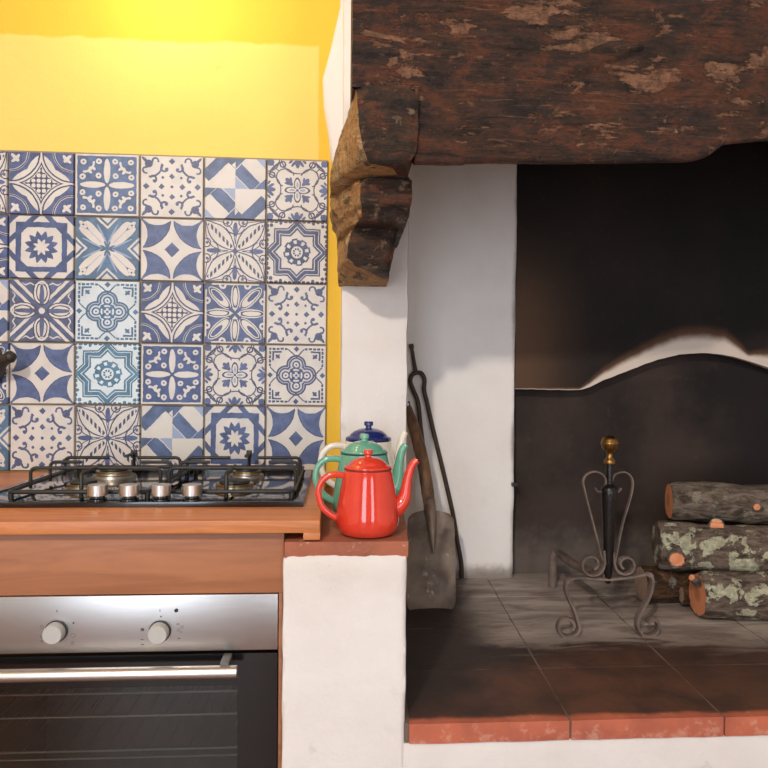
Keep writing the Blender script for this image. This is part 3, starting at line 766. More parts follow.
# hearth masonry
X_R = 1.55
zh_f = P(570, 739, Y_PIER).z
rpart('hearth_front', hexa(X_PR - .004, X_R, Y_PIER + .001, Y_PIER + .2, 0, zh_f, X_PR, X_R), .012, .0014, M['white'], sc=10)
bm = bmesh.new(); box(bm, X_PR - .001, X_R, Y_PIER + .0015, Y_BACK + .06, zh_f + .001, Z_HEARTH - .0022)
hearth = obj('hearth_bed', bm, simple('dusty_mortar', (112, 94, 82), .9, var=.25, nscale=40, bump=.4), fp)
rows = [Y_PIER - .004, PZ(560, 667, Z_HEARTH).y, PZ(520, 626, Z_HEARTH).y, PZ(520, 626, Z_HEARTH).y + .21, Y_BACK + .05]
def jx(y_, k):  # joint lines of the tiles, running slightly askew
    x1 = PZ(570, 719, Z_HEARTH).x; x2 = PZ(490, 583, Z_HEARTH); s = (x2.x - x1) / (x2.y - Y_PIER)
    return x1 + s * (y_ - Y_PIER) + k * .262
for r_ in range(len(rows) - 1):
    ya, yb = rows[r_] + (.0006 if r_ else 0), rows[r_ + 1] - .0006
    k = -1
    while jx(ya, k) < X_R - .2:
        xa0, xb0 = (jx(ya, k) + .0008, jx(yb, k) + .0008); xa1, xb1 = jx(ya, k + 1) - .0008, jx(yb, k + 1) - .0008
        if k == -1: xa0 = lerp(X_PR, X_JR, (ya - Y_PIER) / .45) - .003 if r_ else P(408.5, 725, Y_PIER).x; xb0 = lerp(X_PR, X_JR, (yb - Y_PIER) / .45) - .003
        dz = random.uniform(-.001, .001); zb_ = zh_f - .001 if r_ == 0 else Z_HEARTH - .02
        bm = bmesh.new(); rough_hexa(bm, [(xa0, ya, zb_), (xa1, ya, zb_), (xb0, yb, zb_), (xb1, yb, zb_), (xa0, ya, Z_HEARTH + dz), (xa1, ya, Z_HEARTH + dz), (xb0, yb, Z_HEARTH + dz), (xb1, yb, Z_HEARTH + dz)], .016, .0008, 22)
        obj('tile', bm, M['hearth'], hearth, 60)
        k += 1
# white back panel on the left, the sooty chimney back with its arched edge on the right
X_SO = P(515, 400, Y_BACK).x
def backwhite():
    t = NT('white_back_plaster'); g = t.n('ShaderNodeNewGeometry').outputs['Position']; x, y, z = t.xyz(g)
    n1 = t.noise(g, 6, 6); n2 = t.noise(g, 24, 6, .6); n3 = t.noise(g, 60, 4)
    col = t.mix(t.ramp(n1, .4, .75) * .35, srgb(236, 230, 226), srgb(216, 202, 190))
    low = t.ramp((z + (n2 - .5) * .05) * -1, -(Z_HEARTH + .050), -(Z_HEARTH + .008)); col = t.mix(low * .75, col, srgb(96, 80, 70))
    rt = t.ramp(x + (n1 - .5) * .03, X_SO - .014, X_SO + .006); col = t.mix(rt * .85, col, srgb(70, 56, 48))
    t.bump(n2 + n1 + n3 * .3, .35, .005); return t.fin(col, .85, spec=.2)
M['backwhite'] = backwhite()
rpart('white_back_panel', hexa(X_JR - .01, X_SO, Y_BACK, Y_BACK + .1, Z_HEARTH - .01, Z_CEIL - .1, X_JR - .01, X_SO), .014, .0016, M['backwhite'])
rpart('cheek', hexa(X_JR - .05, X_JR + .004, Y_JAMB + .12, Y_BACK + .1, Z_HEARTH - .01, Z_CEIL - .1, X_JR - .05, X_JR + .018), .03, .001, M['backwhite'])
# arched edge (photo points), as a function of x
arch_px = [(515, 389), (540, 389.5), (565, 390), (580, 390), (590, 387), (604, 380), (620, 374), (640, 366), (660, 359), (680, 354.5), (700, 353), (715, 353.5), (735, 357), (752, 362), (768, 367.5), (800, 380), (840, 390), (900, 391)]
ah = [(P(a, b, Y_BACK).x, P(a, b, Y_BACK).z) for a, b in arch_px]
def arch(x_): return interp(x_, ah)
wpx = [(515, 2.0), (580, 2.2), (595, 9), (620, 15), (650, 18), (680, 21), (700, 21), (725, 20), (740, 12), (748, 7), (755, 10), (768, 15), (800, 16), (900, 8)]
aw = [(P(a, 380, Y_BACK).x, b * Y_BACK / F_PX) for a, b in wpx]
def sooty():
    t = NT('sooty_plaster'); at = t.n('ShaderNodeAttribute', attribute_name='clean'); g = t.n('ShaderNodeNewGeometry').outputs['Position']; x, y, z = t.xyz(g)
    n1 = t.noise(g, 3, 6, .6); n2 = t.noise(g, 30, 6, .6); n3 = t.noise(g, 120, 3)
    soot = t.mix(t.ramp(n1, .35, .7), srgb(33, 30, 29), srgb(46, 39, 36))
    soot = t.mix(t.ramp(n3, .66, .74) * .25, soot, srgb(92, 80, 72))
    br = t.ramp(-(x + (n1 - .5) * .16), -(X_SO + .24), -(X_SO - .03)) * t.ramp(-(z + (n1 - .5) * .3), -1.62, -1.22)
    soot = t.mix(br * .75, soot, srgb(104, 78, 60))
    a = S(t, at.outputs['Fac']) + (n2 - .5) * .35
    col = t.mix(t.ramp(a, -.85, .1), soot, srgb(92, 66, 50)); col = t.mix(t.ramp(a, -.05, .75), col, srgb(218, 203, 190))
    t.bump(n2 + n1, .3, .004); return t.fin(col, .85, spec=.2)
M['sooty'] = sooty()
dim = [(P(515, 380, Y_BACK).x, .30), (P(600, 380, Y_BACK).x, .22), (P(670, 380, Y_BACK).x, 0)]
bm = bmesh.new(); NX, NZ = 170, 90; cols = []
lay = bm.verts.layers.float.new('clean')
for i in range(NX + 1):
    x_ = lerp(X_SO, X_R, i / NX); zb = arch(x_) + .0012 * noise.noise(Vector((x_ * 40, 0, 0))); wv = interp(x_, aw); col_ = []
    for j in range(NZ + 1):
        tt = (j / NZ) ** 1.8; z_ = lerp(zb, Z_CEIL - .1, tt)
        v_ = bm.verts.new((x_, Y_BACK + .0015 * fbm(Vector((x_ * 8, 0, z_ * 8)), 3), z_)); dd = z_ - zb
        v_[lay] = max(-1, (wv - dd) / (wv * .55 + .004)) - interp(x_, dim); col_.append(v_)
    cols.append(col_)
for i in range(NX):
    for j in range(NZ): bm.faces.new((cols[i][j], cols[i + 1][j], cols[i + 1][j + 1], cols[i][j + 1]))
bk = [[bm.verts.new((c_[0].co.x, Y_BACK + .045, c_[0].co.z)) for c_ in cols], [bm.verts.new((c_[0].co.x, Y_BACK + .045, c_[-1].co.z)) for c_ in cols]]
for r_ in bk:
    for v_ in r_: v_[lay] = -1
for i in range(NX):
    bm.faces.new((cols[i][0], bk[0][i], bk[0][i + 1], cols[i + 1][0])); bm.faces.new((cols[i][-1], cols[i + 1][-1], bk[1][i + 1], bk[1][i])); bm.faces.new((bk[0][i], bk[1][i], bk[1][i + 1], bk[0][i + 1]))
bm.faces.new([cols[0][j] for j in range(NZ + 1)] + [bk[1][0], bk[0][0]])
obj('chimney_back', bm, M['sooty'], fp, 60)
def soot2():
    t = NT('firebox_soot'); g = t.n('ShaderNodeNewGeometry').outputs['Position']; x, y, z = t.xyz(g)
    n1 = t.noise(g, 4, 6, .6); n2 = t.noise(g, 34, 6, .6); n3 = t.noise(t.mapping(g, (3, 1, 14)), 3, 5, .6)
    col = t.mix(t.ramp(n1, .35, .7), srgb(66, 54, 49), srgb(44, 38, 36)); col = t.mix(t.ramp(n2, .55, .75) * .4, col, srgb(84, 70, 62))
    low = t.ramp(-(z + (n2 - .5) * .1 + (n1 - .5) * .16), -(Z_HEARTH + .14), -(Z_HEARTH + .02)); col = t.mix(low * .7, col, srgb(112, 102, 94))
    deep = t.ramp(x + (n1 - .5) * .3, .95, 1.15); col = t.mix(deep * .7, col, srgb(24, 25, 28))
    t.bump(n2 + n1, .4, .005); return t.fin(col, .85, spec=.2)
M['firebox'] = soot2()
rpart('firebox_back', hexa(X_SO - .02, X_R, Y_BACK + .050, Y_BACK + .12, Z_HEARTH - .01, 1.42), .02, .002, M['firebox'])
rpart('right_jamb', hexa(X_R - .14, X_R + .1, Y_JAMB - .3, Y_BACK + .1, Z_HEARTH - .01, Z_CEIL - .01), .04, .002, M['white'])
# chimney hood above the beam
HB0 = P(352.5, 60, 1.19).x
hood_x = HB0 + .004
bm = bmesh.new(); box(bm, hood_x, X_R, 1.235, 1.29, 1.80, Z_CEIL - .001); box(bm, hood_x, hood_x + .05, 1.29, Y_JAMB + .02, 1.74, Z_CEIL - .001); box(bm, hood_x, X_R, 1.2, Y_BACK, Z_CEIL - .06, Z_CEIL - .001)
obj('hood', bm, M['white'], fp)
bm = bmesh.new(); p = P(513, 484.5, Y_BACK - .004); box(bm, p.x - .004, p.x + .012, Y_BACK - .012, Y_BACK + .02, p.z - .0045, p.z + .0055, .001); obj('iron_pin', bm, M['black_matt'], fp)
# ------------------------------------------------------------------ mantel beam and corbel
def old_wood(name, base, dark, patch, pthr=.60, rough=.6, mp=(1.6, 3, 4.4), pm=.95, soot=.75, red=(112, 66, 46), grain=(3, 10, 26)):
    t = NT(name); g = t.n('ShaderNodeNewGeometry').outputs['Position']
    n0 = t.noise(t.mapping(g, grain), 4, 8, .68, .8)
    n1 = t.noise(t.mapping(g, mp, (1.3, 0, .4)), 5.5, 9, .70, .5); n2 = t.noise(g, 60, 6, .7); n4 = t.noise(g, 5, 5)
    n5 = t.noise(t.mapping(g, (1, 1, 1.7)), 24, 7, .7, .6); n6 = t.noise(t.mapping(g, (1, 1, 2.2), (5, 2, 1)), 13, 9, .74, .3); n7 = t.noise(g, 170, 4, .6)
    col = t.mix(t.ramp(n0, .3, .7) * .8, srgb(*base), srgb(*dark)); col = t.mix(t.ramp(n4, .42, .62) * soot, col, srgb(46, 41, 42))
    col = t.mix(t.ramp(n6, .50, .58) * .7, col, srgb(*red)); col = t.mix(t.ramp(-n6, -.47, -.38) * .75, col, srgb(30, 26, 26))
    n8 = t.noise(t.mapping(g, (1.5, 4, 30), (2, 2, 7)), 5, 8, .75, .5); col = t.mix(t.ramp(-n8, -.42, -.36) * .7, col, srgb(24, 20, 20)); col = t.mix(t.ramp(n8, .60, .64) * .6, col, srgb(134, 96, 72))
    pf = t.ramp(n1 + (n0 - .5) * .16, pthr, pthr + .02); pf2 = t.ramp(n5, .60, .66)
    pc = t.mix(t.ramp(n2, .35, .65), srgb(*patch), srgb(*[int(k * .62) for k in patch]))
    col = t.mix(pf * pm, col, pc); col = t.mix(pf2 * .7, col, srgb(*[int(k * .85) for k in patch]))
    col = t.mix(t.ramp(n2, .68, .72) * .55, col, srgb(206, 184, 164)); col = t.mix(t.ramp(n7, .4, .75) * .35, col, srgb(30, 24, 22))
    t.bump(n0 * .5 + n2 * .6 - pf * .5 + n5 * .6 + n6 * .9 + n7 * .2 + n8 * .8, 1.0, .009)
    return t.fin(col, rough, spec=.35)
M['beam'] = old_wood('charred_beam', (82, 56, 43), (44, 34, 30), (156, 112, 86), .545, red=(108, 62, 42), soot=.6)
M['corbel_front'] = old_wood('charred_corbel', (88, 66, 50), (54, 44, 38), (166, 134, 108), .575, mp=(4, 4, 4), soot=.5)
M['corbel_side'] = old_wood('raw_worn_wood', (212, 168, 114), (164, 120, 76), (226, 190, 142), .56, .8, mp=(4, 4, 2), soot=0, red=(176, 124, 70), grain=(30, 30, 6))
YB = 1.175
bot = [(352, 160), (420, 161), (470, 161), (560, 161), (640, 160), (695, 159), (706, 156), (716, 150), (726, 143), (740, 141), (768, 138.5), (900, 136)]
bt = [(P(a, b, YB).x, P(a, b, YB).z) for a, b in bot]
BX0, BX1 = P(352.5, 60, YB).x, 1.40
CK0, CK1 = P(562, 83, YB), P(642, 50, YB)
XCUT = P(414, 120, YB).x; ZCUT = P(385, 89, YB).z
beam = empty('mantel_beam', ((BX0 + BX1) / 2, 1.3, 1.49), 'massive charred dark brown timber beam with flaking patches across the fireplace', 'beam')
bm = bmesh.new(); NX = 560; rings = []
for i in range(NX + 1):
    x_ = lerp(BX0, BX1, i / NX); zb = interp(x_, bt); zt_ = 1.86
    sec = [(0, lerp(zt_, zb + .012, (k / 90))) for k in range(91)] + [(.004, zb + .005), (.012, zb), (.03, zb + .004), (.08, zb + .03), (.13, zb + .07), (.22, zb + .16), (.22, zt_)]
    ring_ = []
    for k, (dy, z_) in enumerate(sec):
        q = Vector((x_ * 2.2, dy * 4, z_ * 7)); h = .0065 * fbm(q * 2.2, 5) + .0015 * abs(noise.noise(Vector((x_ * 9, 3, z_ * 46)))) - .010 * max(0, noise.noise(Vector((x_ * 3.2, 8, z_ * 10))) - .25)
        fl = noise.noise(Vector((x_ * 9 + 1, 5, z_ * 22))); h += .0022 if fl > .12 else 0
        cr = abs(z_ - lerp(CK0.z, CK1.z, (x_ - CK0.x) / (CK1.x - CK0.x)) + .010 * noise.noise(Vector((x_ * 14, 1, 1))))
        if CK0.x < x_ < CK1.x and k < 91: h -= .013 * max(0, 1 - cr / .013) ** 1.5
        dyy = -h if k < 93 else 0; dz_ = -h * .6 if k >= 88 else 0
        if k in (97,): dz_ = 0
        ex = .004 * noise.noise(Vector((1, dy * 20, z_ * 25))) if i < 2 else 0
        ring_.append(bm.verts.new((x_ + ex, YB + dy + dyy, max(z_ + dz_, ZCUT) if x_ < XCUT else z_ + dz_)))
    rings.append(ring_)
n_ = len(rings[0])
for i in range(NX):
    for k in range(n_): bm.faces.new((rings[i][k], rings[i][(k + 1) % n_], rings[i + 1][(k + 1) % n_], rings[i + 1][k]))
bm.faces.new(rings[0]); bm.faces.new(rings[-1]); obj('timber', bm, M['beam'], beam, 70)
# corbel: stacked horizontal slices; (py at the front, front Y, front-left px, front-right px, back-left px)
corb = empty('corbel', P(375, 278, 1.4), 'stepped carved wooden corbel carrying the left end of the mantel beam', 'corbel')
sl = [(86, 1.172, 354, 417, 349), (92, 1.166, 355.5, 417, 345), (105, 1.162, 357, 417, 340), (125, 1.162, 358, 417, 334), (145, 1.164, 362, 416, 331), (155, 1.168, 366, 413, 330), (162, 1.180, 369, 408, 330),
      (165, 1.20, 392, 407, 330), (170, 1.235, 398, 406, 330.5), (172, 1.24, 398, 406, 330.5), (174, 1.262, 360, 409, 331), (180, 1.252, 360, 411, 330.5), (192, 1.25, 360, 412, 331), (198, 1.252, 360, 412, 335.5), (204, 1.256, 361, 411, 337), (207, 1.275, 361.5, 410, 337), (216, 1.285, 361.5, 409, 338), (221, 1.30, 358, 406, 338),
      (226, 1.365, 353, 399, 338), (232, 1.362, 351, 397, 338), (245, 1.36, 348, 395, 338), (258, 1.37, 347, 393, 338), (266, 1.385, 358, 391, 338), (273, 1.41, 372, 390, 338.5), (279, 1.45, 386, 389, 339)]
S2 = []
zs_ = [P(385, s[0], s[1]).z for s in sl]
for i in range(1, len(zs_)): zs_[i] = min(zs_[i], zs_[i - 1] - .0012)
for i in range(len(sl) - 1):
    nsub = max(1, int((zs_[i] - zs_[i + 1]) / .0032))
    for k in range(nsub):
        tt = k / nsub; S2.append((lerp(zs_[i], zs_[i + 1], tt),) + tuple(lerp(sl[i][q], sl[i + 1][q], tt) for q in range(1, 5)))
S2.append((zs_[-1],) + sl[-1][1:])
bm = bmesh.new(); rings = []
for z_, yf, pl, pr, pb in S2:
    ymid = min(1.56, yf + .15)
    fl_, fr_, bl_ = P(pl, 250, yf), P(pr, 250, yf), P(pb, 250, ymid)
    xl, xr, xbk = fl_.x, fr_.x, bl_.x
    ring_ = []; NF = 22; NS = 16
    corners = [((xl, yf), (xr, yf), NF), ((xr, yf), (xr + .004, Y_JAMB + .01), 14), ((xr + .004, Y_JAMB + .01), (xbk, Y_JAMB + .01), 8), ((xbk, Y_JAMB + .01), (xbk, ymid), 8), ((xbk, ymid), (xl, yf), NS)]
    for ci, (a_, b_, nn) in enumerate(corners):
        for k in range(nn):
            x_, y_ = lerp(a_[0], b_[0], k / nn), lerp(a_[1], b_[1], k / nn); q = Vector((x_, y_, z_))
            sc_ = 1.0 if y_ < 1.56 else 0
            if ci == 0: y_ -= sc_ * (.0065 * fbm(q * 34, 5) + .004 * fbm(q * 9, 2)); y_ += .010 * (abs(k / nn - .5) * 2) ** 6
            elif ci == 1: x_ += sc_ * .002 * fbm(q * 30, 3)
            else: x_ -= sc_ * (.006 * fbm(Vector((x_ * 50, y_ * 50, z_ * 14)), 5)); y_ -= sc_ * .003 * noise.noise(Vector((x_ * 90, y_ * 90, z_ * 20)))
            ring_.append(bm.verts.new((x_, y_, z_)))
    rings.append(ring_)
n_ = len(rings[0])
for A_, B2 in zip(rings, rings[1:]):
    for k in range(n_):
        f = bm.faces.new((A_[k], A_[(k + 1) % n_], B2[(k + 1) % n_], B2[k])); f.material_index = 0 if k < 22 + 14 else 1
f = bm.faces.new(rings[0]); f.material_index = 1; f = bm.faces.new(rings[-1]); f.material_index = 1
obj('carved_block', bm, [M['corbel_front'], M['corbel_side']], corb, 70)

# ------------------------------------------------------------------ teapots
def enamel(name, rgb, rgb2=None, lo=.3, hi=.7):
    t = NT(name); c = t.coord('Object'); n1 = t.noise(c, 14, 4)
    col = t.mix(t.ramp(n1, lo, hi), srgb(*rgb), srgb(*(rgb2 or rgb))); t.bump(t.noise(c, 30, 2), .03, .003)
    return t.fin(col, .13, coat=.5)
M['red_en'] = enamel('red_enamel', (206, 54, 38), (216, 66, 48)); M['green_en'] = enamel('green_enamel', (96, 158, 134), (110, 174, 150))
M['blue_en'] = enamel('navy_enamel', (28, 38, 98), (34, 46, 112)); M['cream_en'] = enamel('white_enamel', (232, 226, 214), (226, 218, 204))
M['rim_red'] = simple('dark_red_rim', (132, 48, 40), .3, var=.1); M['rim_green'] = simple('dark_teal_rim', (36, 88, 92), .3, var=.1)
def teapot(px, pyb, Yc, s, body, lid, knobm, rim, label, kx=1.0):
    x_ = P(px, pyb, Yc).x; L = Z_LEDGE + .0008
    tp = empty('teapot', (x_, Yc, L), label, 'teapot', 'enamel teapots on the terracotta ledge')
    def LP(pr): return [(r * s, h * s) for r, h in pr]
    def W(pts): return [Vector((x_, Yc, L)) + Vector(p) * s for p in pts]
    bm = bmesh.new()
    lathe(bm, LP([(0, .002), (.030, .0), (.040, .0005), (.046, .004), (.0515, .013), (.0535, .024), (.0530, .036), (.0500, .056), (.0465, .076), (.0430, .094), (.0405, .105), (.0392, .109), (.0375, .109), (.0385, .104), (.0420, .080), (.0495, .030), (.044, .008), (0, .006)]), (x_, Yc, L), 64)
    obj('body', bm, M[body], tp, 60)
    bm = bmesh.new(); lathe(bm, LP([(.0385, .1075), (.0402, .1085), (.0402, .1105), (.0385, .1112)]), (x_, Yc, L), 64); obj('collar', bm, M[rim], tp, 60)
    bm = bmesh.new(); lathe(bm, LP([(0, .1105), (.036, .1108), (.0398, .1112), (.0402, .1128), (.0385, .1148), (.0340, .1160), (.0315, .1195), (.0250, .1250), (.0160, .1288), (.0085, .1303), (0, .1306)]), (x_, Yc, L), 64); ld = obj('lid', bm, M[lid], tp, 60)
    bm = bmesh.new(); lathe(bm, LP([(0, .129), (.0055, .1295), (.0052, .1335), (.0078, .1350), (.0082, .1400), (.0068, .1420), (0, .1425)]), (x_, Yc, L), 28); obj('knob', bm, M[knobm], ld, 50)
    bm = bmesh.new(); pts = catmull(W([(-.040, 0, .098), (-.050, 0, .1000), (-.066, 0, .0980), (-.0785, 0, .0870), (-.0830, 0, .0700), (-.0785, 0, .0500), (-.0680, 0, .0370), (-.0560, 0, .0290), (-.0500, 0, .0270)]), 7)
    tube(bm, pts, 1.0, flat=(.0150 * s, .0100 * s), side=(0, 1, 0)); obj('handle', bm, M[body], tp, 60)
    bm = bmesh.new(); pts = catmull(W([(.042, 0, .040), (.052, 0, .046), (.0600, 0, .0560), (.0640, 0, .0700), (.0665, 0, .0880), (.0710, 0, .1060), (.0765, 0, .1175), (.0835, 0, .1240)]), 7)
    for p_ in pts: p_.x = x_ + s * .042 + (p_.x - x_ - s * .042) * kx
    nn = len(pts); rr = [interp(i / (nn - 1), [(0, .0175), (.25, .0130), (.5, .0088), (.75, .0068), (1, .0058)]) * s for i in range(nn)]
    rg = tube(bm, pts, rr, 20); obj('spout', bm, M[body], tp, 60)
teapot(367.5, 520, 1.178, 1.0, 'red_en', 'red_en', 'red_en', 'rim_red', 'small glossy red enamel teapot, frontmost on the ledge')
teapot(363.8, 510, 1.318, 1.10, 'green_en', 'green_en', 'green_en', 'rim_green', 'medium green enamel teapot standing between the red and blue-lidded ones', .72)
teapot(368, 500, 1.465, 1.2, 'cream_en', 'blue_en', 'blue_en', 'blue_en', 'large white enamel teapot with a navy blue lid, rearmost on the ledge', .55)

# ------------------------------------------------------------------ shovel and tongs
def rusty(name, a, b, c3, metal=.6, rough=.5):
    t = NT(name); c = t.coord('Object'); n1 = t.noise(c, 12, 7, .65); n2 = t.noise(t.mapping(c, (1, 1, .35)), 45, 6, .7)
    col = t.mix(t.ramp(n1, .35, .65), srgb(*a), srgb(*b)); col = t.mix(t.ramp(n2, .60, .68) * .7, col, srgb(*c3))
    t.bump(n2, .5, .002); return t.fin(col, rough, metal)
M['blade'] = rusty('worn_grey_iron', (126, 110, 98), (92, 78, 69), (186, 176, 166), .25, .55)
M['iron'] = rusty('rusty_iron', (74, 58, 48), (56, 46, 40), (104, 84, 68), .4, .55)
M['andiron'] = rusty('dusty_wrought_iron', (128, 110, 101), (88, 75, 68), (168, 154, 144), .15, .7)
M['andiron_dark'] = rusty('dark_wrought_iron', (38, 32, 31), (28, 25, 25), (60, 50, 46), .4, .25)
M['handle_wood'] = wood('worn_handle_wood', (132, 94, 64), (80, 56, 40), .6, (14, 14, 1.5))
shy = PZ(430, 608, Z_HEARTH).y
sh = empty('fire_shovel', (P(430, 608, shy).x, shy, Z_HEARTH), 'old grey iron hearth shovel with a thick wooden handle leaning left of the fire', 'shovel')
# blade outline in the plane leaning backwards
def lean(px, py, ya=shy, yb=Y_BACK - .03, pya=610, pyb=407): return P(px, py, lerp(ya, yb, (pya - py) / (pya - pyb)))
NU, NV = 16, 34; grid = []
bm = bmesh.new()
for j in range(NV + 1):
    py = lerp(513, 609, j / NV); row = []
    l_ = interp(py, [(513, 412), (517, 407.5), (530, 406.8), (600, 406), (606, 407.5), (609, 410)]); r_ = interp(py, [(510, 444), (513, 449), (517, 452.5), (530, 454), (600, 455), (606, 453), (609, 450)])
    for i in range(NU + 1):
        px = lerp(l_, r_, i / NU); p = lean(px, py + (2.5 * math.sin(PI * i / NU) if j == NV else -3.0 * math.sin(PI * i / NU) * (1 - j / NV) ** 4)); s_ = abs(i / NU - .5) * 2
        p.y -= .012 * s_ ** 3 - .003 * fbm(p * 20, 2); p.y -= .008 * math.exp(-((i / NU - .55) * 9) ** 2) * max(0, 1 - j / (NV * .55))
        row.append(p)
    grid.append(row)
fr = [[bm.verts.new(p) for p in r_] for r_ in grid]; bk_ = [[bm.verts.new(p + Vector((0, .0025, 0))) for p in r_] for r_ in grid]
for G in (fr, bk_):
    for j in range(NV):
        for i in range(NU): bm.faces.new((G[j][i], G[j][i + 1], G[j + 1][i + 1], G[j + 1][i]))
for i in range(NU): bm.faces.new((fr[0][i], fr[0][i + 1], bk_[0][i + 1], bk_[0][i])); bm.faces.new((fr[NV][i], fr[NV][i + 1], bk_[NV][i + 1], bk_[NV][i]))
for j in range(NV): bm.faces.new((fr[j][0], fr[j + 1][0], bk_[j + 1][0], bk_[j][0])); bm.faces.new((fr[j][NU], fr[j + 1][NU], bk_[j + 1][NU], bk_[j][NU]))
obj('blade', bm, M['blade'], sh, 60)
bm = bmesh.new(); pts = [lean(433, 552) + Vector((0, -.010, 0)), lean(432, 535) + Vector((0, -.012, 0)), lean(431, 518) + Vector((0, -.012, 0)), lean(429.5, 506) + Vector((0, -.010, 0)), lean(428.5, 500) + Vector((0, -.010, 0))]
tube(bm, pts, [.003, .008, .0125, .0155, .0158], 16); obj('socket', bm, M['blade'], sh, 60)
bm = bmesh.new(); hp = [(429.5, 511), (427, 490), (423, 465), (418.5, 445), (413, 425), (409.5, 412), (408.6, 406)]; hr = [.0145, .0165, .0165, .0165, .0155, .0100, .006]
pts = catmull([lean(a, b) + Vector((0, -.010, 0)) for a, b in hp], 8); nn = len(pts)
rr = [interp(i / (nn - 1), [(k / 6, hr[k]) for k in range(7)]) * (1 + .06 * noise.noise(Vector((i * .5, 0, 0)))) for i in range(nn)]
tube(bm, pts, rr, 18); obj('wooden_handle', bm, M['handle_wood'], sh, 60)
bm = bmesh.new(); tube(bm, catmull([lean(409, 409) + Vector((0, -.01, 0)), lean(409.3, 404) + Vector((0, -.01, 0)), lean(408.6, 401.5) + Vector((0, -.01, 0)), lean(407.4, 402.5) + Vector((0, -.01, 0))], 5), .0016, 8); obj('hanging_hook', bm, M['iron'], sh, 60)
# tongs
Yt = Y_BACK - .014
tg = empty('fire_tongs', (P(461, 580, Yt).x, Yt, Z_HEARTH), 'long rusty iron fire tongs leaning against the white back behind the shovel', 'tongs')
def tp_(px, py, dy=0): return P(px, py, Yt - dy)
bm = bmesh.new(); tube(bm, [tp_(411, 344), tp_(411.6, 347), tp_(412.0, 350), tp_(414, 362), tp_(416, 374)], [.0065, .0070, .0048, .0052, .0062], 12); obj('shank', bm, M['iron'], tg, 60)
bm = bmesh.new(); tube(bm, catmull([tp_(416.5, 372.5), tp_(412.5, 374.5), tp_(410.2, 381), tp_(413.5, 391), tp_(418, 403), tp_(421, 430), tp_(426, 470), tp_(433, 515, .0), tp_(441, 560), tp_(444.5, 577, .0)], 6), .0062, 10); obj('arm', bm, M['iron'], tg, 60)
bm = bmesh.new(); tube(bm, catmull([tp_(416.5, 372.5), tp_(421.5, 373.5), tp_(424.5, 380), tp_(424, 390), tp_(427.5, 405), tp_(433, 430), tp_(444, 475), tp_(453, 515), tp_(457, 540), tp_(461, 562), tp_(461.8, 578)], 6), .0062, 10); obj('arm', bm, M['iron'], tg, 60)

# ------------------------------------------------------------------ andiron (fire dog)
Ya = PZ(570, 634, Z_HEARTH + .0035).y
an = empty('andiron', (P(608, 600, Ya).x, Ya, Z_HEARTH), 'wrought iron fire dog with scrolls and a round brass finial beside the logs', 'andiron')
def A(px, py, dy=0): return P(px, py, Ya - dy)
def strap(name, pts, mt, wd=.011, th=.0042, n=6):
    bm = bmesh.new(); tube(bm, catmull(pts, n), 1.0, flat=(wd, th), side=(0, 1, 0)); return obj(name, bm, M[mt], an, 60)
bm = bmesh.new(); c0 = A(608, 579); k_ = Ya / F_PX / math.cos(math.atan((608 - 384) / F_PX + .06)) * .97
def hy(py): return A(608, py).z - c0.z
lathe(bm, [(0, hy(583)), (.0055, hy(583)), (.0085, hy(575)), (.0105, hy(560)), (.0140, hy(525)), (.0185, hy(494)), (.0185, hy(489)), (.0150, hy(486)), (.0080, hy(484)), (.0080, hy(463)), (0, hy(463))], c0, 14); obj('post', bm, M['andiron_dark'], an, 40)
bm = bmesh.new(); lathe(bm, [(0, hy(463.5)), (.0115, hy(463.5)), (.0125, hy(461)), (.0105, hy(459.5)), (.0065, hy(457)), (.0060, hy(453)), (.0075, hy(452)), (.0120, hy(450.5)), (.0158, hy(448.5)), (.0180, hy(446)), (.0188, hy(444)), (.0196, hy(443.4)), (.0196, hy(442.6)), (.0186, hy(442)), (.0172, hy(439.6)), (.0140, hy(437.4)), (.0090, hy(436)), (.0045, hy(435.4)), (0, hy(435.2))], c0, 36)
M['brass'] = simple('aged_brass', (150, 114, 66), .34, 1.0, var=.2); obj('finial', bm, M['brass'], an, 60)
strap('scroll', [A(*q) for q in ((605, 487), (602, 491), (597, 492), (594.5, 488.5))][::-1] + [A(*q) for q in ((604, 483), (601, 476), (594, 472), (587, 474), (583.5, 480), (585, 492), (590, 512), (596, 535), (601, 558), (604, 570), (602, 577))], 'andiron', .009, .003) if False else None
strap('scroll', [A(*q) for q in ((595, 488), (597.5, 491.5), (602, 491), (605, 486), (605.5, 479), (601, 473.5), (594, 471.5), (586.5, 474.5), (583, 481), (585, 492), (590, 512), (596, 535), (600, 552), (603, 562))], 'andiron', .009, .0032)
strap('scroll', [A(*q) for q in ((621, 488), (618, 491.5), (614, 490), (611.5, 484), (613.5, 476), (619, 472.5), (626, 472.5), (631.5, 478), (632.5, 487), (629, 502), (623.5, 520), (619, 540), (615, 562))], 'andiron', .009, .0032)
def spiral(cx, cy, r0, r1, a0, a1, n=16): return [(lerp(cx, cx, 0) + lerp(r0, r1, i / n) * math.cos(math.radians(lerp(a0, a1, i / n))), cy - lerp(r0, r1, i / n) * math.sin(math.radians(lerp(a0, a1, i / n)))) for i in range(n + 1)]
strap('lower_scroll', [A(*q) for q in [(603, 550), (604, 562)] + spiral(591, 564, 12.5, 5, 0, -430, 22)], 'andiron', .016, .006, 3)
strap('lower_scroll', [A(*q) for q in [(613, 552), (613.5, 562)] + spiral(625, 564, 11, 4.5, 180, 600, 22)], 'andiron', .016, .006, 3)
strap('crossbar', [A(*q) for q in ((568, 579), (580, 577.5), (608, 579), (632, 576.5), (648, 573.5), (652, 576))], 'andiron', .014, .006)
